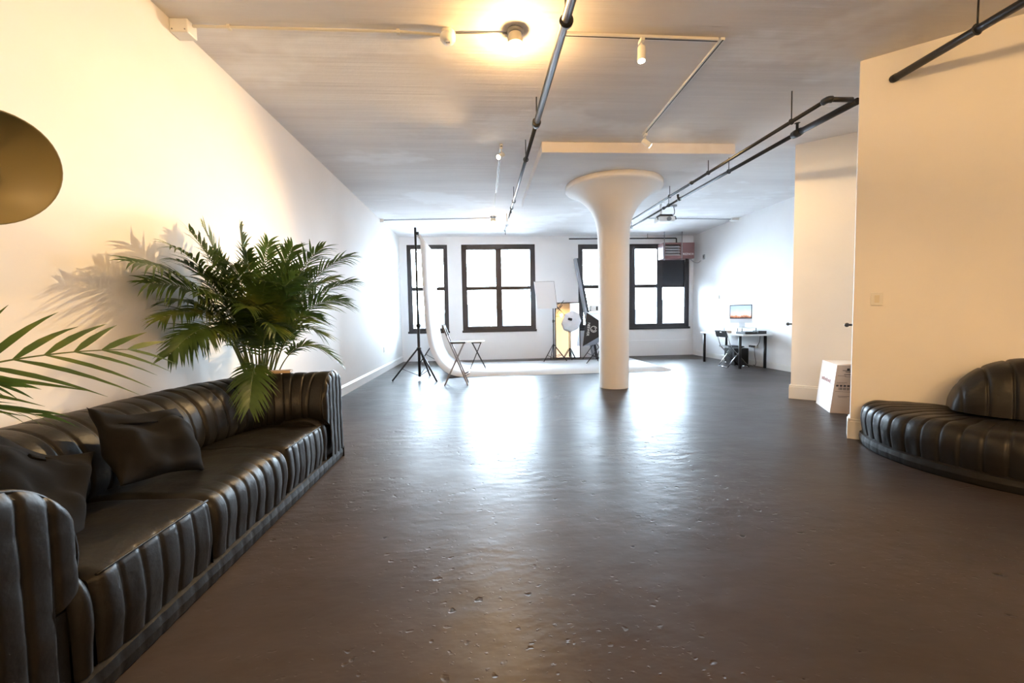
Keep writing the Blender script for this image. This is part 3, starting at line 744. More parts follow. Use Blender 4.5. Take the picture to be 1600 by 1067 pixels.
# light track
def track(name, label, a, b):
    a, b = V(a), V(b); t = thing(name, label, 'light track', a)
    MB().bar(a, b, 0.036, 0.022).build('rail', 'white', t, bevel=0.002)
    d = (b - a).normalized(); MB().bar(a + V((0, 0, -0.0115)), b + V((0, 0, -0.0115)), 0.010, 0.003).build('slot', 'black', t)
    return t
ZT = H - 0.0125
track('track_rail', 'white ceiling light track running across beside the bare bulb', (0.66, 3.44, ZT), (1.95, 3.46, ZT))
track('track_rail', 'white ceiling light track running back towards the column', (1.985, 3.44, ZT), (2.03, 5.26, ZT))
track('track_rail', 'thin light track far back leading to the far bulb', (0.29, 5.60, ZT), (0.285, 7.7, ZT))
conduit('ceiling_conduit', 'white conduit continuing from the far light track to the far bulb', [(0.285, 7.7, H - 0.012), (0.285, 9.55, H - 0.012)], 0.008, 'white')
def spot(label, c, d, lit=True, power=0, cone=80):
    c = V(c); d = V(d).normalized(); t = thing('track_spotlight', label, 'spotlight', (c.x, c.y, H - 0.026), 'track spotlights')
    z0 = H - 0.027
    MB().box((c.x - 0.016, c.y - 0.035, z0 - 0.03), (c.x + 0.016, c.y + 0.035, z0)).build('adapter', 'white', t, bevel=0.003)
    MB().tube([(c.x, c.y, z0 - 0.03), (c.x, c.y, z0 - 0.085)], 0.008, 8).build('stem', 'white', t)
    p = V((c.x, c.y, z0 - 0.10)); a = p - d * 0.045; b = p + d * 0.075
    MB().tube([a, a + d * 0.01, b - d * 0.004, b], [0.026, 0.032, 0.032, 0.030], 20).build('body', 'white', t)
    MB().tube([b + d * 0.0005, b + d * 0.003], 0.026, 20).build('lens', 'spotlens' if lit else 'grey', t)
    if power:
        l = bpy.data.lights.new('spot_lamp', 'SPOT'); l.energy = power; l.color = (1.0, 0.66, 0.30); l.spot_size = math.radians(cone); l.spot_blend = 0.9; l.shadow_soft_size = 0.025
        lo = bpy.data.objects.new('spot_lamp', l); COL.objects.link(lo); lo.location = b + d * 0.012
        lo.rotation_euler = d.to_track_quat('-Z', 'Y').to_euler(); lo.parent = t; lo.matrix_parent_inverse = world_of(t).inverted()
spot('lit white cylinder spotlight on the cross track beside the near bulb', (1.315, 3.45, 0), (-0.05, -0.12, -1))
spot('white track spotlight at the end of the track in front of the column', (2.03, 5.20, 0), (0.80, 0.02, -0.55), True, 140, 80)
spot('lit track spotlight in mid ceiling pointing left', (0.29, 5.66, 0), (-2.52, -3.10, -2.45), True, 320, 96)

# ------------------------------------------------------------------ sprinkler pipes
def hanger(parent, c, r, top=H, ring=True):
    c = V(c)
    if ring:
        n = 16; rr_ = r + 0.006
        MB().tube([c + V((math.cos(2 * PI * k / n) * rr_, 0, math.sin(2 * PI * k / n) * rr_)) for k in range(n + 1)], 0.006, 6, cap=False).build('hanger_ring', 'blackpipe', parent)
    MB().tube([c + V((0, 0, r)), V((c.x, c.y, top - 0.003))], 0.006, 6).build('hanger_rod', 'blackpipe', parent)
def coupling(parent, p, d, r, L=0.07):
    p, d = V(p), V(d).normalized()
    MB().tube([p - d * L / 2, p - d * L / 4, p - d * L / 4, p + d * L / 4, p + d * L / 4, p + d * L / 2], [r * 1.25, r * 1.25, r * 1.4, r * 1.4, r * 1.25, r * 1.25], 14).build('coupling', 'blackpipe', parent)
p1 = thing('sprinkler_pipe', 'long dark pipe running back under the ceiling beside the bare bulb', 'pipe', (0.60, 3.0, 3.17))
MB().tube([(0.615, -4.5, 3.17), (0.594, 4.45, 3.17)], 0.031, 16).build('thick_pipe', 'blackpipe', p1)
MB().tube([(0.594, 4.45, 3.17), (0.572, 7.85, 3.17)], 0.021, 14).build('middle_pipe', 'blackpipe', p1)
MB().tube([(0.572, 7.85, 3.17), (0.556, 9.88, 3.17)], 0.014, 12).build('thin_pipe', 'blackpipe', p1)
coupling(p1, (0.594, 4.45, 3.17), (0, 1, 0), 0.031, 0.1); coupling(p1, (0.572, 7.85, 3.17), (0, 1, 0), 0.022)
coupling(p1, (0.605, 2.94, 3.17), (0, 1, 0), 0.033, 0.05); coupling(p1, (0.556, 9.88, 3.17), (0, 1, 0), 0.016, 0.06)
for y, r in ((2.94, 0.033), (4.42, 0.033), (5.46, 0.023), (7.4, 0.023), (9.3, 0.015)): hanger(p1, (0.61 - 0.0049 * (y - 1), y, 3.17), r)
for y in (7.88, 9.9):
    MB().tube([(0.566, y, 3.155), (0.566, y, 3.10), (0.566, y + 0.012, 3.085)], 0.007, 6).build('sprinkler_head', 'blackpipe', p1)
p2 = thing('sprinkler_pipe', 'lower of two parallel black pipes leaving the slanting wall towards the windows', 'pipe', (3.40, 4.4, 3.10))
MB().tube([(3.452, 3.765, 3.10), (3.40, 4.45, 3.10)], 0.031, 14).build('thick_pipe', 'blackpipe', p2)
MB().tube([(3.40, 4.45, 3.10), (3.315, 7.0, 3.10)], 0.022, 14).build('middle_pipe', 'blackpipe', p2)
MB().tube([(3.315, 7.0, 3.10), (3.27, 10.6, 3.10)], 0.017, 12).build('thin_pipe', 'blackpipe', p2)
coupling(p2, (3.40, 4.45, 3.10), (-0.07, 1, 0), 0.030, 0.11); coupling(p2, (3.315, 7.0, 3.10), (0, 1, 0), 0.022); coupling(p2, (3.305, 7.6, 3.10), (0, 1, 0), 0.02)
MB().tube([(3.40, 4.45, 3.13), (3.40, 4.45, 3.20), (3.40, 4.45, 3.205)], [0.014, 0.014, 0.03], 10).build('sprinkler_head', 'blackpipe', p2)
MB().tube([(3.312, 7.05, 3.12), (3.312, 7.05, 3.19)], [0.012, 0.022], 10).build('sprinkler_head', 'blackpipe', p2)
for y in (5.65, 7.4, 9.2): hanger(p2, (3.40 - 0.033 * (y - 4.45) if y < 7 else 3.312 - 0.0125 * (y - 7), y, 3.10), 0.021)
p3 = thing('sprinkler_pipe', 'thinner black pipe with an elbow running beside the lower pipe to the windows', 'pipe', (3.17, 4.2, 3.115))
MB().tube([(3.405, 3.775, 3.115), (3.185, 3.775, 3.115)], 0.022, 14).build('branch_pipe', 'blackpipe', p3)
MB().tube(spline([(3.21, 3.775, 3.115), (3.183, 3.779, 3.115), (3.173, 3.798, 3.115), (3.172, 3.83, 3.115)], 10), 0.030, 14).build('elbow', 'blackpipe', p3)
MB().tube([(3.172, 3.81, 3.115), (3.10, 7.0, 3.115), (3.06, 10.6, 3.115)], 0.019, 12).build('long_pipe', 'blackpipe', p3)
for y in (4.22, 5.75, 6.9, 9.1): hanger(p3, (3.172 - 0.0222 * (y - 3.76) if y < 7 else 3.10 - 0.011 * (y - 7), y, 3.115), 0.019)
coupling(p3, (3.118, 6.2, 3.115), (0, 1, 0), 0.019, 0.06)
p4 = thing('sprinkler_pipe', 'black pipe ending at the slanting wall above the light switch', 'pipe', (3.58, 3.3, 3.19))
MB().tube([(3.588, 3.575, 3.19), (3.575, 2.6, 3.19), (3.565, -4.5, 3.19)], 0.030, 16).build('pipe', 'blackpipe', p4)
MB().tube([(3.589, 3.57, 3.19), (3.588, 3.535, 3.19)], 0.033, 16).build('wall_collar', 'blackpipe', p4)
hanger(p4, (3.577, 2.93, 3.19), 0.030); hanger(p4, (3.57, 0.5, 3.19), 0.030)

# ------------------------------------------------------------------ light switch on the slanting wall
SWc = A0 + WT * 0.163 + V((0, 0, 1.297)); SWM = frame_mtx(SWc, WT, (0, 0, 1), WN)
sw = thing('light_switch', 'beige light switch plate on the slanting wall', 'light switch', SWc)
MB().box((-0.043, -0.058, 0), (0.043, 0.058, 0.012), SWM).build('plate', 'white', sw, bevel=0.003)
MB().box((-0.017, -0.033, 0.012), (0.017, 0.033, 0.018), SWM).build('rocker', 'cream', sw, bevel=0.0015)
# ------------------------------------------------------------------ carton in the recess
BX = V((4.05, 4.68, 0)); bl = 0.60; bw = 0.45; bh = 0.565
BD = V((0.45, 0.893, 0)); BW = V((0.893, -0.45, 0)); lean = BW * 0.06
def bp(a, b, z): return BX + BD * a + BW * b + lean * (z / bh) + V((0, 0, z))
carton = thing('cardboard_carton', 'white and brown printed carton standing in the wall recess', 'box', BX + V((0.3, 0.2, 0)))
mb = MB()
c8 = [bp(0, 0, 0), bp(bl, 0, 0), bp(bl, bw, 0), bp(0, bw, 0), bp(0, 0, bh), bp(bl, 0, bh), bp(bl, bw, bh), bp(0, bw, bh)]
i = mb.add(c8)
for q in ((0, 1, 5, 4), (0, 4, 7, 3), (3, 7, 6, 2), (1, 2, 6, 5), (4, 5, 6, 7), (0, 3, 2, 1)): mb.face([i + k for k in q])
o = mb.build('body', ['cartonw', 'carton'], carton)
for f in o.data.polygons:
    f.material_index = 1 if f.normal.dot(BD) < -0.5 or f.normal.dot(BW) > 0.5 else 0
mb = MB(); mb.poly([bp(-0.004, 0.0, bh + 0.002), bp(-0.004, bw, bh + 0.002), bp(0.02, bw, bh + 0.03), bp(0.02, 0.1, bh + 0.012)])
mb.build('open_flap', 'carton', carton)
EPS = 0.0025
def print_front(b0, b1, z0, z1, m='ink'):     # on the face towards the camera (a = 0)
    MB().poly([bp(-EPS, b0, z0), bp(-EPS, b1, z0), bp(-EPS, b1, z1), bp(-EPS, b0, z1)]).build('printed_mark', m, carton)
for (b0, b1, z0, z1) in [(0.06, 0.20, 0.50, 0.507), (0.09, 0.19, 0.485, 0.492), (0.08, 0.17, 0.455, 0.462), (0.02, 0.10, 0.44, 0.444), (0.09, 0.21, 0.43, 0.434), (0.02, 0.12, 0.36, 0.364), (0.02, 0.10, 0.345, 0.348), (0.02, 0.22, 0.255, 0.258), (0.05, 0.16, 0.20, 0.204), (0.06, 0.14, 0.188, 0.191)]:
    print_front(b0, b1, z0, z1)
for k in range(9): print_front(0.045 + k * 0.012, 0.045 + k * 0.012 + (0.007 if k % 3 else 0.004), 0.275, 0.305)
for k in range(4): print_front(0.02 + k * 0.035, 0.045 + k * 0.035, 0.315, 0.335)
print_front(0.10, 0.125, 0.505, 0.53); print_front(0.135, 0.16, 0.508, 0.53); print_front(0.175, 0.19, 0.31, 0.325)
def print_side(a0, a1, z0, z1, m='ink'):      # on the white face (b = 0)
    MB().poly([bp(a0, -EPS, z0), bp(a1, -EPS, z0), bp(a1, -EPS, z1), bp(a0, -EPS, z1)]).build('printed_mark', m, carton)
for k in range(6): print_side(0.14 + k * 0.062, 0.14 + k * 0.062 + 0.045, 0.335, 0.375 - 0.008 * (k % 2), 'inkred')
print_side(0.0, 0.15, 0.333, 0.336); print_side(0.298, 0.301, 0.12, 0.48, 'inkred')

# ================================================================== BACKDROP on stands
PX = -1.215; PZ = 2.82; PY0, PY1 = 8.52, 11.22
bd = thing('paper_backdrop', 'white seamless paper backdrop sweeping from a high crossbar across the floor', 'backdrop', (PX, 9.9, 0))
sweepc = [V((PX + 0.03, 0, PZ)), V((PX + 0.035, 0, 2.0)), V((PX + 0.06, 0, 1.2))] 
sw_pts = [V((PX + 0.03, 0, PZ)), V((PX + 0.04, 0, 2.2)), V((PX + 0.065, 0, 1.5)), V((PX + 0.095, 0, 0.95)), V((PX + 0.17, 0, 0.55)), V((PX + 0.30, 0, 0.28)), V((PX + 0.48, 0, 0.10)), V((PX + 0.70, 0, 0.02)), V((PX + 0.95, 0, 0.004))]
cur = spline(sw_pts, 48) + [V((x, 0, 0.004)) for x in (0.5, 1.5, 2.5, 3.3, 3.70)] + [V((3.86, 0, 0.008)), V((3.93, 0, 0.03))]
a = [V((p.x, PY0 + 0.03 * max(0, p.x) * 0.5, p.z)) for p in cur]; b = [V((p.x, PY1, p.z)) for p in cur]
mb = MB(); mb.strip(a, b)
sh_ = mb.build('paper_sheet', 'paper', bd, fixn=False)
so = sh_.modifiers.new('thickness', 'SOLIDIFY'); so.thickness = 0.002; so.offset = 1
for f in sh_.data.polygons: f.use_smooth = True
MB().tube([(PX, PY0 - 0.02, PZ), (PX, PY1 + 0.02, PZ)], 0.034, 16).build('paper_roll', 'paper', bd)
MB().tube([(PX, PY0 - 0.16, PZ), (PX, PY1 + 0.16, PZ)], 0.014, 10).build('crossbar', 'blackmetal', bd)
tp_ = thing('paper_edge_strip', 'black strip along the front edge of the white paper floor', 'edging', (1.5, 8.5, 0))
mb = MB(); mb.box((-0.62, 8.485, 0.0005), (3.86, 8.515, 0.006), frame_mtx((0, 0, 0), (1, 0.012, 0), (-0.012, 1, 0), (0, 0, 1)))  # thin black strip at the paper's front edge
mb.build('strip', 'edging', tp_)
def light_stand(name, label, c, top, spread, hub=0.62, low=0.10, rot=0.0, r=0.016, cat='light stand', brace=True):
    c = V(c); t = thing(name, label, cat, c)
    MB().tube([c + V((0, 0, low)), c + V((0, 0, 1.05))], r, 10).build('lower_pole', 'blackmetal', t)
    MB().tube([c + V((0, 0, 1.05)), c + V((0, 0, top))], r * 0.82, 10).build('upper_pole', 'blackmetal', t)
    MB().tube([c + V((0, 0, 1.02)), c + V((0, 0, 1.09))], r * 1.5, 10).build('collar', 'black', t)
    MB().tube([c + V((0.0, 0, 1.06)), c + V((0.05, 0, 1.06))], 0.008, 8).build('knob', 'black', t)
    MB().tube([c + V((0, 0, hub - 0.03)), c + V((0, 0, hub + 0.03))], r * 1.6, 10).build('hub', 'black', t)
    for k in range(3):
        a = rot + 2 * PI * k / 3; d = V((math.cos(a), math.sin(a), 0))
        foot = c + d * spread + V((0, 0, 0.008))
        MB().tube([c + d * 0.03 + V((0, 0, hub)), foot], max(0.010, r * 0.62), 8).build('leg', 'blackmetal', t)
        if brace:
            m_ = (c + d * 0.03 + V((0, 0, hub))).lerp(foot, 0.62)
            MB().tube([c + d * 0.015 + V((0, 0, low + 0.02)), m_], 0.006, 6).build('brace', 'blackmetal', t)
    return t
st1 = light_stand('backdrop_stand', 'black tripod stand holding the near end of the backdrop crossbar', (PX - 0.035, 8.36, 0), 2.93, 0.52, 0.60, 0.06, math.radians(195), 0.027)
MB().tube([(PX - 0.035, 8.36, 2.82), (PX + 0.03, 8.36, 2.82)], 0.03, 12).build('bar_clamp', 'black', st1)
st2 = light_stand('backdrop_stand', 'black tripod stand holding the far end of the backdrop crossbar', (PX - 0.035, 11.385, 0), 2.93, 0.46, 0.60, 0.06, math.radians(165), 0.024)
MB().tube([(PX - 0.035, 11.385, 2.82), (PX + 0.03, 11.385, 2.82)], 0.03, 12).build('bar_clamp', 'black', st2)

# tall folding chair beside the backdrop (seen side-on)
ch = thing('folding_stool_chair', 'tall black folding chair with low back standing in front of the backdrop', 'chair', (-0.49, 7.62, 0))
for y in (7.46, 7.80):
    MB().bar((-0.705, y, 1.07), (-0.285, y, 0.005), 0.024, 0.034, up=(0, 1, 0)).build('back_leg', 'grey', ch, bevel=0.003)
    MB().bar((-0.70, y + 0.0, 1.08), (-0.625, y, 0.88), 0.022, 0.036, up=(0, 1, 0)).build('back_post_cap', 'black', ch, bevel=0.004)
    MB().bar((-0.335, y + (0.03 if y < 7.6 else -0.03), 0.755), (-0.695, y + (0.03 if y < 7.6 else -0.03), 0.005), 0.024, 0.034, up=(0, 1, 0)).build('front_leg', 'grey', ch, bevel=0.003)
MB().box((-0.595, 7.47, 0.742), (-0.31, 7.79, 0.772)).build('seat', 'black', ch, bevel=0.008)
MB().box((-0.712, 7.46, 0.93), (-0.672, 7.80, 1.06), None).build('backrest', 'black', ch, bevel=0.008)
MB().tube([(-0.345, 7.46, 0.17), (-0.26, 7.46, 0.21), (-0.26, 7.80, 0.21), (-0.345, 7.80, 0.17)], 0.009, 8).build('footrest', 'chrome', ch)
MB().tube([(-0.62, 7.49, 0.16), (-0.62, 7.77, 0.16)], 0.008, 8).build('crossbar', 'grey', ch)
# white-topped folding stool further back
fs_ = thing('folding_stool', 'white-topped folding stool with crossed black legs on the paper floor', 'stool', (-0.13, 9.9, 0))
MB().box((-0.40, 9.74, 0.625), (0.03, 10.06, 0.645)).build('top', 'white', fs_, bevel=0.006)
MB().box((-0.27, 9.76, 0.60), (-0.04, 10.04, 0.623)).build('top_frame', 'black', fs_)
for y in (9.77, 10.03):
    MB().bar((-0.255, y, 0.61), (0.045, y, 0.012), 0.016, 0.022, up=(0, 1, 0)).build('leg', 'blackmetal', fs_)
    MB().bar((-0.05, y + 0.02, 0.61), (-0.305, y + 0.02, 0.012), 0.016, 0.022, up=(0, 1, 0)).build('leg', 'blackmetal', fs_)

# ------------------------------------------------------------------ studio gear in front of the back wall
# mirror leaning on the wall
mr = thing('leaning_mirror', 'tall black-framed mirror leaning on the back wall', 'mirror', (2.35, 11.75, 0))
MM = Matrix.Translation((2.355, 11.70, 0.006)) @ Matrix.Rotation(math.radians(-9), 4, 'Z') @ frame_mtx((0, 0, 0), (1, 0, 0), (0, math.sin(math.radians(4)), math.cos(math.radians(4))), (0, -math.cos(math.radians(4)), math.sin(math.radians(4))))
mw, mh = 0.70, 1.56
MB().box((-mw / 2 + 0.02, 0.02, 0.0), (mw / 2 - 0.02, mh - 0.02, 0.012), MM).build('glass', 'mirror', mr)
for lo, hi in (((-mw / 2, 0, -0.008), (-mw / 2 + 0.025, mh, 0.022)), ((mw / 2 - 0.025, 0, -0.008), (mw / 2, mh, 0.022)), ((-mw / 2 + 0.025, 0, -0.008), (mw / 2 - 0.025, 0.025, 0.022)), ((-mw / 2 + 0.025, mh - 0.025, -0.008), (mw / 2 - 0.025, mh, 0.022))):
    MB().box(lo, hi, MM).build('frame_rail', 'blackmetal', mr)
# white reflector panel on a stand
rf = light_stand('reflector_stand', 'black stand holding a white rectangular reflector panel beside the mirror', (1.86, 11.15, 0), 1.95, 0.36, 0.42, 0.06, math.radians(215), 0.014)
RM = frame_mtx((1.655, 11.08, 1.74), (1, 0.05, 0.02), (-0.11, 0.0, 1), (0, -1, 0))
MB().box((-0.265, -0.355, -0.012), (0.265, 0.355, 0.012), RM).build('reflector_panel', 'whitefab', rf, bevel=0.004)
for lo, hi in (((-0.268, 0.352, -0.013), (0.268, 0.358, 0.013)), ((0.262, -0.355, -0.013), (0.268, 0.355, 0.013))): MB().box(lo, hi, RM).build('panel_edge', 'blackmetal', rf)
MB().tube([(1.86, 11.15, 1.45), (2.14, 11.2, 1.56)], 0.008, 8).build('arm', 'blackmetal', rf)
MB().tube([(1.98, 11.18, 1.35), (2.16, 11.22, 1.60)], 0.007, 8).build('arm', 'blackmetal', rf)
# umbrella light in front of the mirror
um = light_stand('umbrella_light', 'studio light with white shoot-through umbrella in front of the mirror', (2.355, 11.36, 0), 1.08, 0.20, 0.28, 0.06, math.radians(30), 0.010, brace=False)
UC = V((2.385, 11.28, 1.04)); ua = V((0.25, -0.9, -0.12)).normalized(); uu_ = ua.cross(V((0, 0, 1))).normalized(); uv_ = uu_.cross(ua)
UM = frame_mtx(UC + ua * 0.02, uu_, uv_, ua)
prof = [(0.001, 0.13), (0.10, 0.115), (0.19, 0.075), (0.25, 0.03), (0.285, -0.02)]
mb = MB(); mb.lathe(prof, (0, 0, 0), 8, UM.to_3x3(), smooth=False)
for v in mb.v: v += UM.translation
mb.build('umbrella', 'whitefab', um, fixn=False)
MB().tube([UC - ua * 0.22, UC + ua * 0.14], 0.005, 8).build('umbrella_shaft', 'alu', um)
MB().tube([UC - ua * 0.05 + V((-0.10, 0, 0.06)) - V((0, .18, 0)), UC + V((-0.05, -0.20, 0.05))], 0.035, 12).build('flash_head', 'black', um)
MB().tube([V((2.355, 11.36, 1.07)), UC + V((-0.07, -0.16, 0.04))], 0.016, 8).build('bracket', 'black', um)
# softbox on a stand beside the column
sb = light_stand('softbox_light', 'black softbox on a stand half hidden by the column', (3.05, 10.62, 0), 0.76, 0.62, 0.5, 0.06, math.radians(213), 0.016)
hh_ = V((0.66, 0.75, 0)); on_ = V((-0.75, 0.66, 0))
nt0, nb0 = V((2.59, 10.48, 1.27)), V((2.485, 10.48, 0.42))      # near edge of the opening, top and bottom
q0 = [nt0, nt0 + hh_ * 0.72, nb0 + hh_ * 0.72, nb0]
hc = nb0.lerp(nt0, 0.5) + hh_ * 0.36 - on_ * 0.46; q1 = [hc - hh_ * 0.09 + V((0, 0, 0.09)), hc + hh_ * 0.09 + V((0, 0, 0.09)), hc + hh_ * 0.09 - V((0, 0, 0.09)), hc - hh_ * 0.09 - V((0, 0, 0.09))]
names = ['top_panel', 'far_panel', 'bottom_panel', 'side_panel']
for k, (m_, nm) in enumerate((('silver', 'top_panel'), ('blacknylon', 'back_panel'), ('silver', 'bottom_panel'), ('blacknylon', 'side_panel'))):
    MB().poly([q0[k], q0[(k + 1) % 4], q1[(k + 1) % 4], q1[k]]).build(nm, m_, sb)
MB().poly(q0).build('diffuser', 'whitefab', sb)
MB().tube([hc + on_ * 0.02, hc - on_ * 0.28], 0.065, 14).build('flash_head', 'black', sb)
MB().tube([V((3.05, 10.62, 0.74)), hc - on_ * 0.05 + V((0, 0, -0.07))], 0.025, 10).build('bracket', 'black', sb)
e1 = (q1[3] - q0[3]); e0 = (q0[0] - q0[3])
def onside(u, v, off=0.004):     # u from opening to head, v from bottom to top
    p = q0[3].lerp(q0[0], v).lerp(q1[3].lerp(q1[0], v), u)
    nn = e1.cross(e0).normalized(); nn = nn if nn.y < 0 else -nn
    return p + nn * off, nn
pc, nn = onside(0.42, 0.50); updir = (q0[0] - q0[3]).normalized(); sdir = updir.cross(nn).normalized()
LMx = frame_mtx(pc, sdir, updir, nn)
mb = MB()
for (r_, a0_, a1_) in ((0.075, 0.35, 6.0), (0.045, 3.4, 7.6)):
    mb.tube([LMx @ V((r_ * math.cos(a0_ + (a1_ - a0_) * k / 20), r_ * math.sin(a0_ + (a1_ - a0_) * k / 20), 0.002)) for k in range(21)], 0.006, 6)
mb.build('round_logo', 'whiteink', sb)
pc2, _ = onside(0.17, 0.50)
text_part('NEEWER', 0.085, frame_mtx(pc2, -updir, sdir, nn), 'whiteink', sb)
# second flash behind it, top just showing beside the column
fl_ = light_stand('flash_stand', 'grey flash head on a stand showing just left of the column', (3.00, 11.20, 0), 1.28, 0.36, 0.45, 0.06, math.radians(265), 0.014)
MB().box((2.86, 11.10, 1.28), (3.12, 11.30, 1.46)).build('flash_head', 'alu', fl_, bevel=0.015)
MB().box((3.0, 11.085, 1.32), (3.04, 11.098, 1.42)).build('control_panel', 'black', fl_)
# folded panels leaning against the window
vf = thing('leaning_flat', 'tall narrow black and white studio flat leaning in front of the window', 'studio flat', (2.95, 11.4, 0))
def slab(off, th, m_, nm):
    a = V((2.99 + off, 11.30, 0.004)); d = V((2.555 + off, 11.62, 2.76)) - V((2.99 + off, 11.30, 0.004))
    yv = V((0.05, 1, 0)) * 0.24; xv = V((th, 0, 0))
    mb = MB(); i = mb.add([a, a + xv, a + xv + yv, a + yv, a + d, a + d + xv, a + d + xv + yv, a + d + yv])
    for q in ((0, 3, 2, 1), (4, 5, 6, 7), (0, 1, 5, 4), (1, 2, 6, 5), (2, 3, 7, 6), (3, 0, 4, 7)): mb.face([i + k for k in q])
    mb.build(nm, m_, vf)
slab(0, 0.055, 'silver', 'white_leaf'); slab(0.06, 0.06, 'board', 'black_leaf')

# ================================================================== UNIT HEATER
ht = thing('unit_heater', 'brown-red unit heater hanging from the ceiling in front of the right window', 'heater', (5.38, 11.4, 2.7))
hx0, hx1, hy0, hy1, hz0, hz1 = 4.95, 5.83, 11.40, 11.74, 2.70, 3.13
xm = 5.44
MB().box((xm, hy0, hz0), (hx1, hy1, hz1)).build('burner_box', 'heater', ht, bevel=0.006)
mb = MB(); mb.box((hx0, hy0, hz0), (hx0 + 0.06, hy1, hz1)); mb.box((hx0 + 0.06, hy0, hz0), (xm, hy1, hz0 + 0.075)); mb.box((hx0 + 0.06, hy0, hz1 - 0.05), (xm, hy1, hz1)); mb.box((hx0 + 0.06, hy1 - 0.03, hz0 + 0.075), (xm, hy1, hz1 - 0.05))
mb.build('outlet_frame', 'heater', ht)
MB().box((hx0 + 0.06, hy0 + 0.16, hz0 + 0.075), (xm, hy0 + 0.17, hz1 - 0.05)).build('heat_exchanger', 'black', ht)
for k in range(4):
    z = hz0 + 0.11 + k * 0.072
    MB().box((-0.215, -0.045, -0.005), (0.215, 0.045, 0.005), Matrix.Translation(((hx0 + 0.06 + xm) / 2, hy0 + 0.05, z)) @ Matrix.Rotation(math.radians(35), 4, 'X') @ Matrix.Diagonal((0.985, 1, 1, 1))).build('louver', 'louver', ht)
for x in (4.975, 5.47):
    MB().tube([(x, 11.385, hz0 - 0.05), (x, 11.385, H - 0.002)], 0.012, 8).build('hanging_rod', 'grey', ht)
text_part('REZNOR', 0.078, frame_mtx(((xm + hx1) / 2 + 0.022, hy0 - 0.002, hz0 + 0.115), (1, 0, 0), (0, 0, 1), (0, -1, 0)), 'whiteink', ht)
MB().tube([(5.66, hy0 + 0.1, hz0), (5.66, hy0 + 0.1, hz0 - 0.03), (5.70, hy0 + 0.1, hz0 - 0.035)], 0.035, 10).build('drain_fitting', 'black', ht)
gp = thing('gas_pipe', 'thin black pipe running above the windows to the unit heater', 'pipe', (4.7, 11.62, 3.28))
MB().tube([(2.4, 11.62, 3.285), (5.40, 11.62, 3.285), (5.42, 11.62, 3.28), (5.42, 11.62, hz1 + 0.001)], 0.018, 8).build('pipe', 'blackpipe', gp)
for x in (3.2, 4.6): MB().tube([(x, 11.62, 3.30), (x, 11.62, H - 0.002)], 0.006, 6).build('hanger_rod', 'blackpipe', gp)
cb = MB().tube(spline([(5.74, 11.46, 2.692), (5.80, 11.42, 2.62), (5.90, 11.45, 2.585), (6.00, 11.48, 2.60), (6.066, 11.50, 2.65)], 20), 0.010, 6).build('heater_cable', 'grey'); tag(cb, 'grey cable drooping from the unit heater to the right wall', 'cable')
th_ = thing('wall_thermostat', 'small dark thermostat on the right wall near the heater', 'thermostat', (XR, 11.32, 2.7))
MB().box((XR - 0.03, 11.28, 2.66), (XR - 0.001, 11.36, 2.79)).build('body', 'grey', th_, bevel=0.004)
MB().box((XR - 0.034, 11.30, 2.70), (XR - 0.03, 11.34, 2.76)).build('dial', 'black', th_)
wp = thing('wall_box', 'small grey wall box above the desk on the right wall', 'wall box', (XR, 10.62, 1.6))
MB().box((XR - 0.022, 10.57, 1.55), (XR - 0.001, 10.67, 1.65)).build('plate', 'cream', wp, bevel=0.003)
MB().box((XR - 0.028, 10.60, 1.57), (XR - 0.022, 10.64, 1.63)).build('cover', 'grey', wp)
ou = thing('wall_outlet', 'white power outlet low on the far left wall', 'outlet', (XL, 9.74, 0.5))
MB().box((XL + 0.001, 9.70, 0.44), (XL + 0.008, 9.78, 0.56)).build('plate', 'white', ou, bevel=0.002)
for z in (0.475, 0.525): MB().box((XL + 0.008, 9.725, z - 0.013), (XL + 0.010, 9.755, z + 0.013)).build('socket', 'cream', ou)

# ================================================================== PROJECTOR
pj = thing('ceiling_projector', 'white projector hanging from a ceiling pole in front of the heater', 'projector', (3.68, 8.5, H))
MB().tube([(3.64, 8.5, H - 0.001), (3.64, 8.5, H - 0.012)], 0.07, 20).build('ceiling_flange', 'white', pj)
MB().tube([(3.64, 8.5, H - 0.012), (3.64, 8.5, 3.17)], 0.022, 14).build('pole', 'white', pj)
MB().box((3.58, 8.40, 3.145), (3.84, 8.60, 3.185)).build('mount_plate', 'black', pj, bevel=0.004)
MB().box((3.54, 8.33, 3.03), (3.87, 8.62, 3.135)).build('body', 'white', pj, bevel=0.03)
MB().tube([(3.73, 8.335, 3.075), (3.73, 8.30, 3.075)], 0.042, 18).build('lens', 'grey', pj)
for x in (3.52, 3.89): MB().tube([(3.64 if x < 3.7 else 3.78, 8.42, 3.15), (x, 8.38, 3.13), (x, 8.36, 3.07)], 0.010, 8).build('mount_arm', 'black', pj)
MB().tube(spline([(3.80, 8.52, 3.19), (3.92, 8.56, 3.20), (3.97, 8.60, 3.27), (3.96, 8.62, H - 0.03)], 16), 0.007, 6).build('cable', 'black', pj)
oc_ = thing('ceiling_outlet', 'round grey outlet box on the ceiling beside the projector', 'outlet', (3.96, 8.64, H))
MB().lathe([(0.001, H - 0.03), (0.07, H - 0.03), (0.075, H - 0.001)], (3.96, 8.64, 0), 20).build('box', 'grey', oc_)

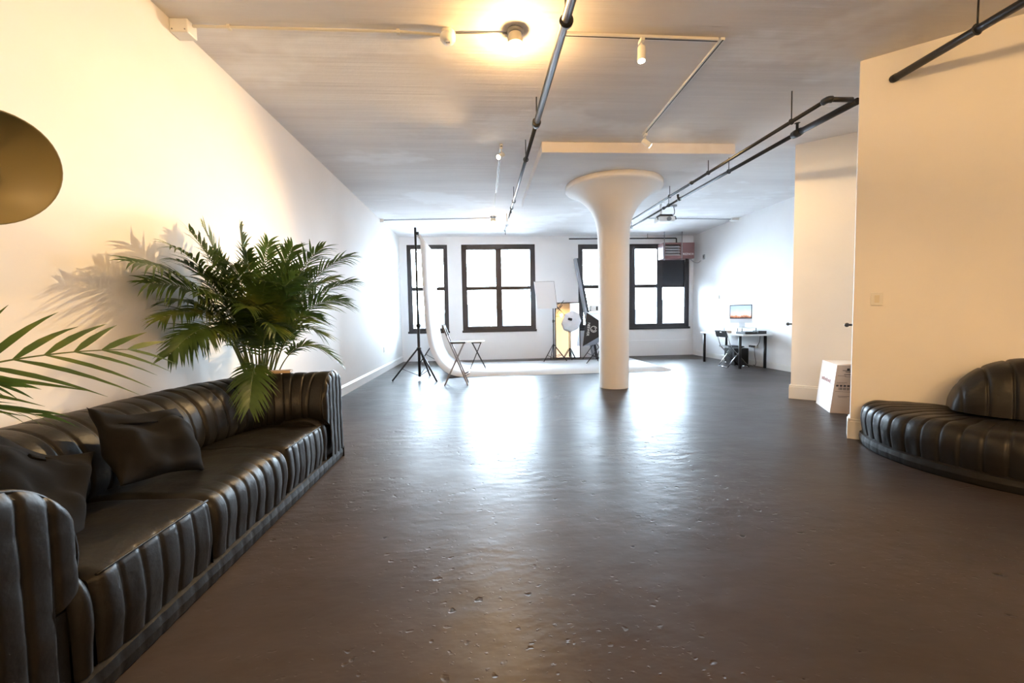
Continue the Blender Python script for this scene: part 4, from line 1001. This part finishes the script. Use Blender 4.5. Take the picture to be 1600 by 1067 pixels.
# ================================================================== DESK CORNER
dk = thing('desk', 'white desk with dark post legs along the right wall', 'desk', (5.7, 9.35, 0))
MB().box((5.385, 8.47, 0.70), (6.035, 10.22, 0.735)).build('desktop', 'white', dk, bevel=0.004)
for x, y in ((5.43, 8.64), (5.43, 10.09), (5.985, 8.64), (5.985, 10.09)): MB().tube([(x, y, 0.002), (x, y, 0.70)], 0.03, 14).build('leg', 'blackmetal', dk)
im = thing('desktop_computer', 'all-in-one computer with lit screen on the desk riser', 'computer', (5.80, 9.22, 0.84))
IM = frame_mtx((5.80, 9.22, 1.155), V((0.42, -0.908, 0)), (0, 0, 1), V((-0.908, -0.42, 0.0)))
MB().box((-0.265, -0.20, -0.018), (0.265, 0.215, 0.0), IM).build('housing', 'alu', im, bevel=0.006)
MB().box((-0.265, -0.10, 0.0005), (0.265, 0.215, 0.003), IM).build('bezel', 'black', im)
MB().box((-0.245, -0.085, 0.0032), (0.245, 0.195, 0.0045), IM).build('screen', 'screen', im)
MB().box((-0.09, -0.29, -0.10), (0.09, -0.282, 0.06), IM).build('foot', 'alu', im)
MB().box((-0.07, -0.282, -0.06), (0.07, -0.10, -0.045), IM).build('neck', 'alu', im)
rs_ = thing('monitor_riser', 'glass monitor riser on thin legs under the computer', 'stand', (5.80, 9.25, 0.736))
MB().box((5.62, 8.88, 0.852), (5.98, 9.62, 0.862)).build('shelf', 'white', rs_)
for x in (5.64, 5.96):
    for y in (8.91, 9.59): MB().tube([(x, y, 0.7365), (x, y, 0.852)], 0.008, 8).build('leg', 'black', rs_)
kb = thing('audio_mixer', 'black audio equipment lying on the near half of the desk', 'audio equipment', (5.6, 8.70, 0.736))
MB().box((5.47, 8.53, 0.7365), (5.74, 8.86, 0.785)).build('case', 'black', kb, bevel=0.006)
for k in range(8): MB().tube([(5.52 + 0.04 * (k % 4), 8.60 + 0.14 * (k // 4), 0.785), (5.52 + 0.04 * (k % 4), 8.60 + 0.14 * (k // 4), 0.80)], 0.009, 8).build('dial', 'grey', kb)
MB().box((5.78, 8.56, 0.7365), (5.96, 8.76, 0.80)).build('power_unit', 'black', kb, bevel=0.006)
pk = MB().box((5.42, 9.16, 0.7365), (5.56, 9.34, 0.79)).build('small_package', 'carton', bevel=0.004); tag(pk, 'small tan package at the front edge of the desk', 'package')
# folding chair at the desk
dc = thing('folding_chair', 'black folding chair with chrome tube legs at the desk', 'chair', (5.50, 9.0, 0))
for y in (8.80, 9.20):
    MB().tube([(5.215, y, 0.80), (5.33, y, 0.45), (5.74, y, 0.012)], 0.012, 8).build('back_leg', 'chrome', dc)
    MB().tube([(5.60, y + (0.02 if y < 9 else -0.02), 0.45), (5.27, y + (0.02 if y < 9 else -0.02), 0.012)], 0.012, 8).build('front_leg', 'chrome', dc)
MB().tube([(5.27, 8.82, 0.012), (5.27, 9.18, 0.012)], 0.012, 8).build('front_foot_bar', 'chrome', dc)
MB().tube([(5.74, 8.80, 0.012), (5.74, 9.20, 0.012)], 0.012, 8).build('rear_foot_bar', 'chrome', dc)
MB().box((5.28, 8.81, 0.445), (5.64, 9.19, 0.468)).build('seat', 'black', dc, bevel=0.01)
BMx = frame_mtx((5.222, 9.0, 0.735), (0, 1, 0), V((-0.31, 0, 0.95)), V((-0.95, 0, -0.31)))
mb = MB(); 
mb.box((-0.21, -0.07, -0.012), (-0.06, 0.075, 0.012), BMx); mb.box((0.06, -0.07, -0.012), (0.21, 0.075, 0.012), BMx); mb.box((-0.06, -0.07, -0.012), (0.06, 0.03, 0.012), BMx); mb.box((-0.06, 0.055, -0.012), (0.06, 0.075, 0.012), BMx)
mb.build('backrest', 'black', dc, bevel=0.003)
# black speaker box under the desk
sbx = thing('speaker_box', 'black box-shaped speaker on the floor under the desk', 'speaker', (5.82, 9.42, 0))
MB().box((5.66, 9.22, 0.012), (6.0, 9.62, 0.385)).build('cabinet', 'black', sbx, bevel=0.008)
MB().lathe([(0.11, 0.0), (0.10, 0.006), (0.05, -0.006), (0.001, 0.004)], (0, 0, 0), 24, None).v
cone = MB().lathe([(0.12, 0.0), (0.115, 0.006), (0.05, -0.0), (0.001, 0.006)], (0, 0, 0), 24, Matrix.Rotation(-PI / 2, 3, 'Y'))
for v in cone.v: v += V((5.659, 9.42, 0.21))
cone.build('speaker_cone', 'blacknylon', sbx)
MB().box((5.655, 9.54, 0.035), (5.660, 9.58, 0.055)).build('badge', 'white', sbx)
for x in (5.70, 5.96):
    for y in (9.26, 9.58): MB().tube([(x, y, 0.001), (x, y, 0.012)], 0.02, 10).build('foot', 'black', sbx)
ps = thing('wall_power_strip', 'white power strip with plugs on the wall under the desk', 'power strip', (XR, 9.1, 0.44))
MB().box((XR - 0.045, 8.98, 0.40), (XR - 0.001, 9.26, 0.47)).build('body', 'white', ps, bevel=0.005)
for y in (9.03, 9.10, 9.17): MB().box((XR - 0.085, y, 0.415), (XR - 0.045, y + 0.035, 0.455)).build('plug', 'black', ps, bevel=0.004)
c1 = MB().tube(spline([(6.02, 9.05, 0.41), (6.00, 9.00, 0.25), (5.98, 8.93, 0.10), (6.01, 9.00, 0.02), (6.03, 9.10, 0.02)], 24), 0.006, 6).build('power_cord', 'black'); tag(c1, 'black cord looping down to the floor from the power strip', 'cord')
c2 = MB().tube(spline([(6.052, 8.90, 0.74), (6.050, 8.92, 0.55), (6.03, 8.97, 0.45)], 12), 0.006, 6).build('power_cord', 'black'); tag(c2, 'black cord dropping from the desk edge to the power strip', 'cord')

# ================================================================== CITY OUTSIDE THE WINDOWS
gr = MB().box((-400, 40, -24.2), (500, 600, -24)).build('city_ground', 'farground'); gr['kind'] = 'structure'
rb = random.Random(3)
blds = [(-28, 95, 14, 12, -4.0, 'farred', 'low red brick building close outside, left of centre'), (2, 88, 16, 12, -3.6, 'farred', 'low red brick building seen through the middle window'),
        (42, 85, 13, 12, -3.0, 'farred', 'low red building seen through the right window'), (-46, 170, 16, 14, 4.0, 'far', 'pale far building behind the leftmost window'),
        (-20, 190, 15, 14, 3.0, 'far', 'pale mid-rise far building left of the towers'), (-2, 230, 12, 12, 8.0, 'far', 'tall pale tower far off through the middle window'),
        (14, 200, 12, 12, 4.5, 'far', 'pale stepped tower right of the tallest one'), (28, 180, 14, 12, 2.0, 'far', 'pale flat-roofed building behind the middle window'),
        (58, 170, 15, 12, 3.0, 'far', 'pale far building left in the right window'), (80, 180, 14, 12, 4.5, 'far', 'pale far building in the right window')]
for x, y, w, d, top, m_, lab in blds:
    t = thing('far_building', lab, 'building', (x, y, -24))
    MB().box((x - w / 2, y - d / 2, -24), (x + w / 2, y + d / 2, top)).build('block', m_, t)
    MB().box((x - w / 4, y - d / 4, top), (x + w / 6, y + d / 4, top + (2.6 if m_ == 'far' else 1.2))).build('rooftop', m_, t)
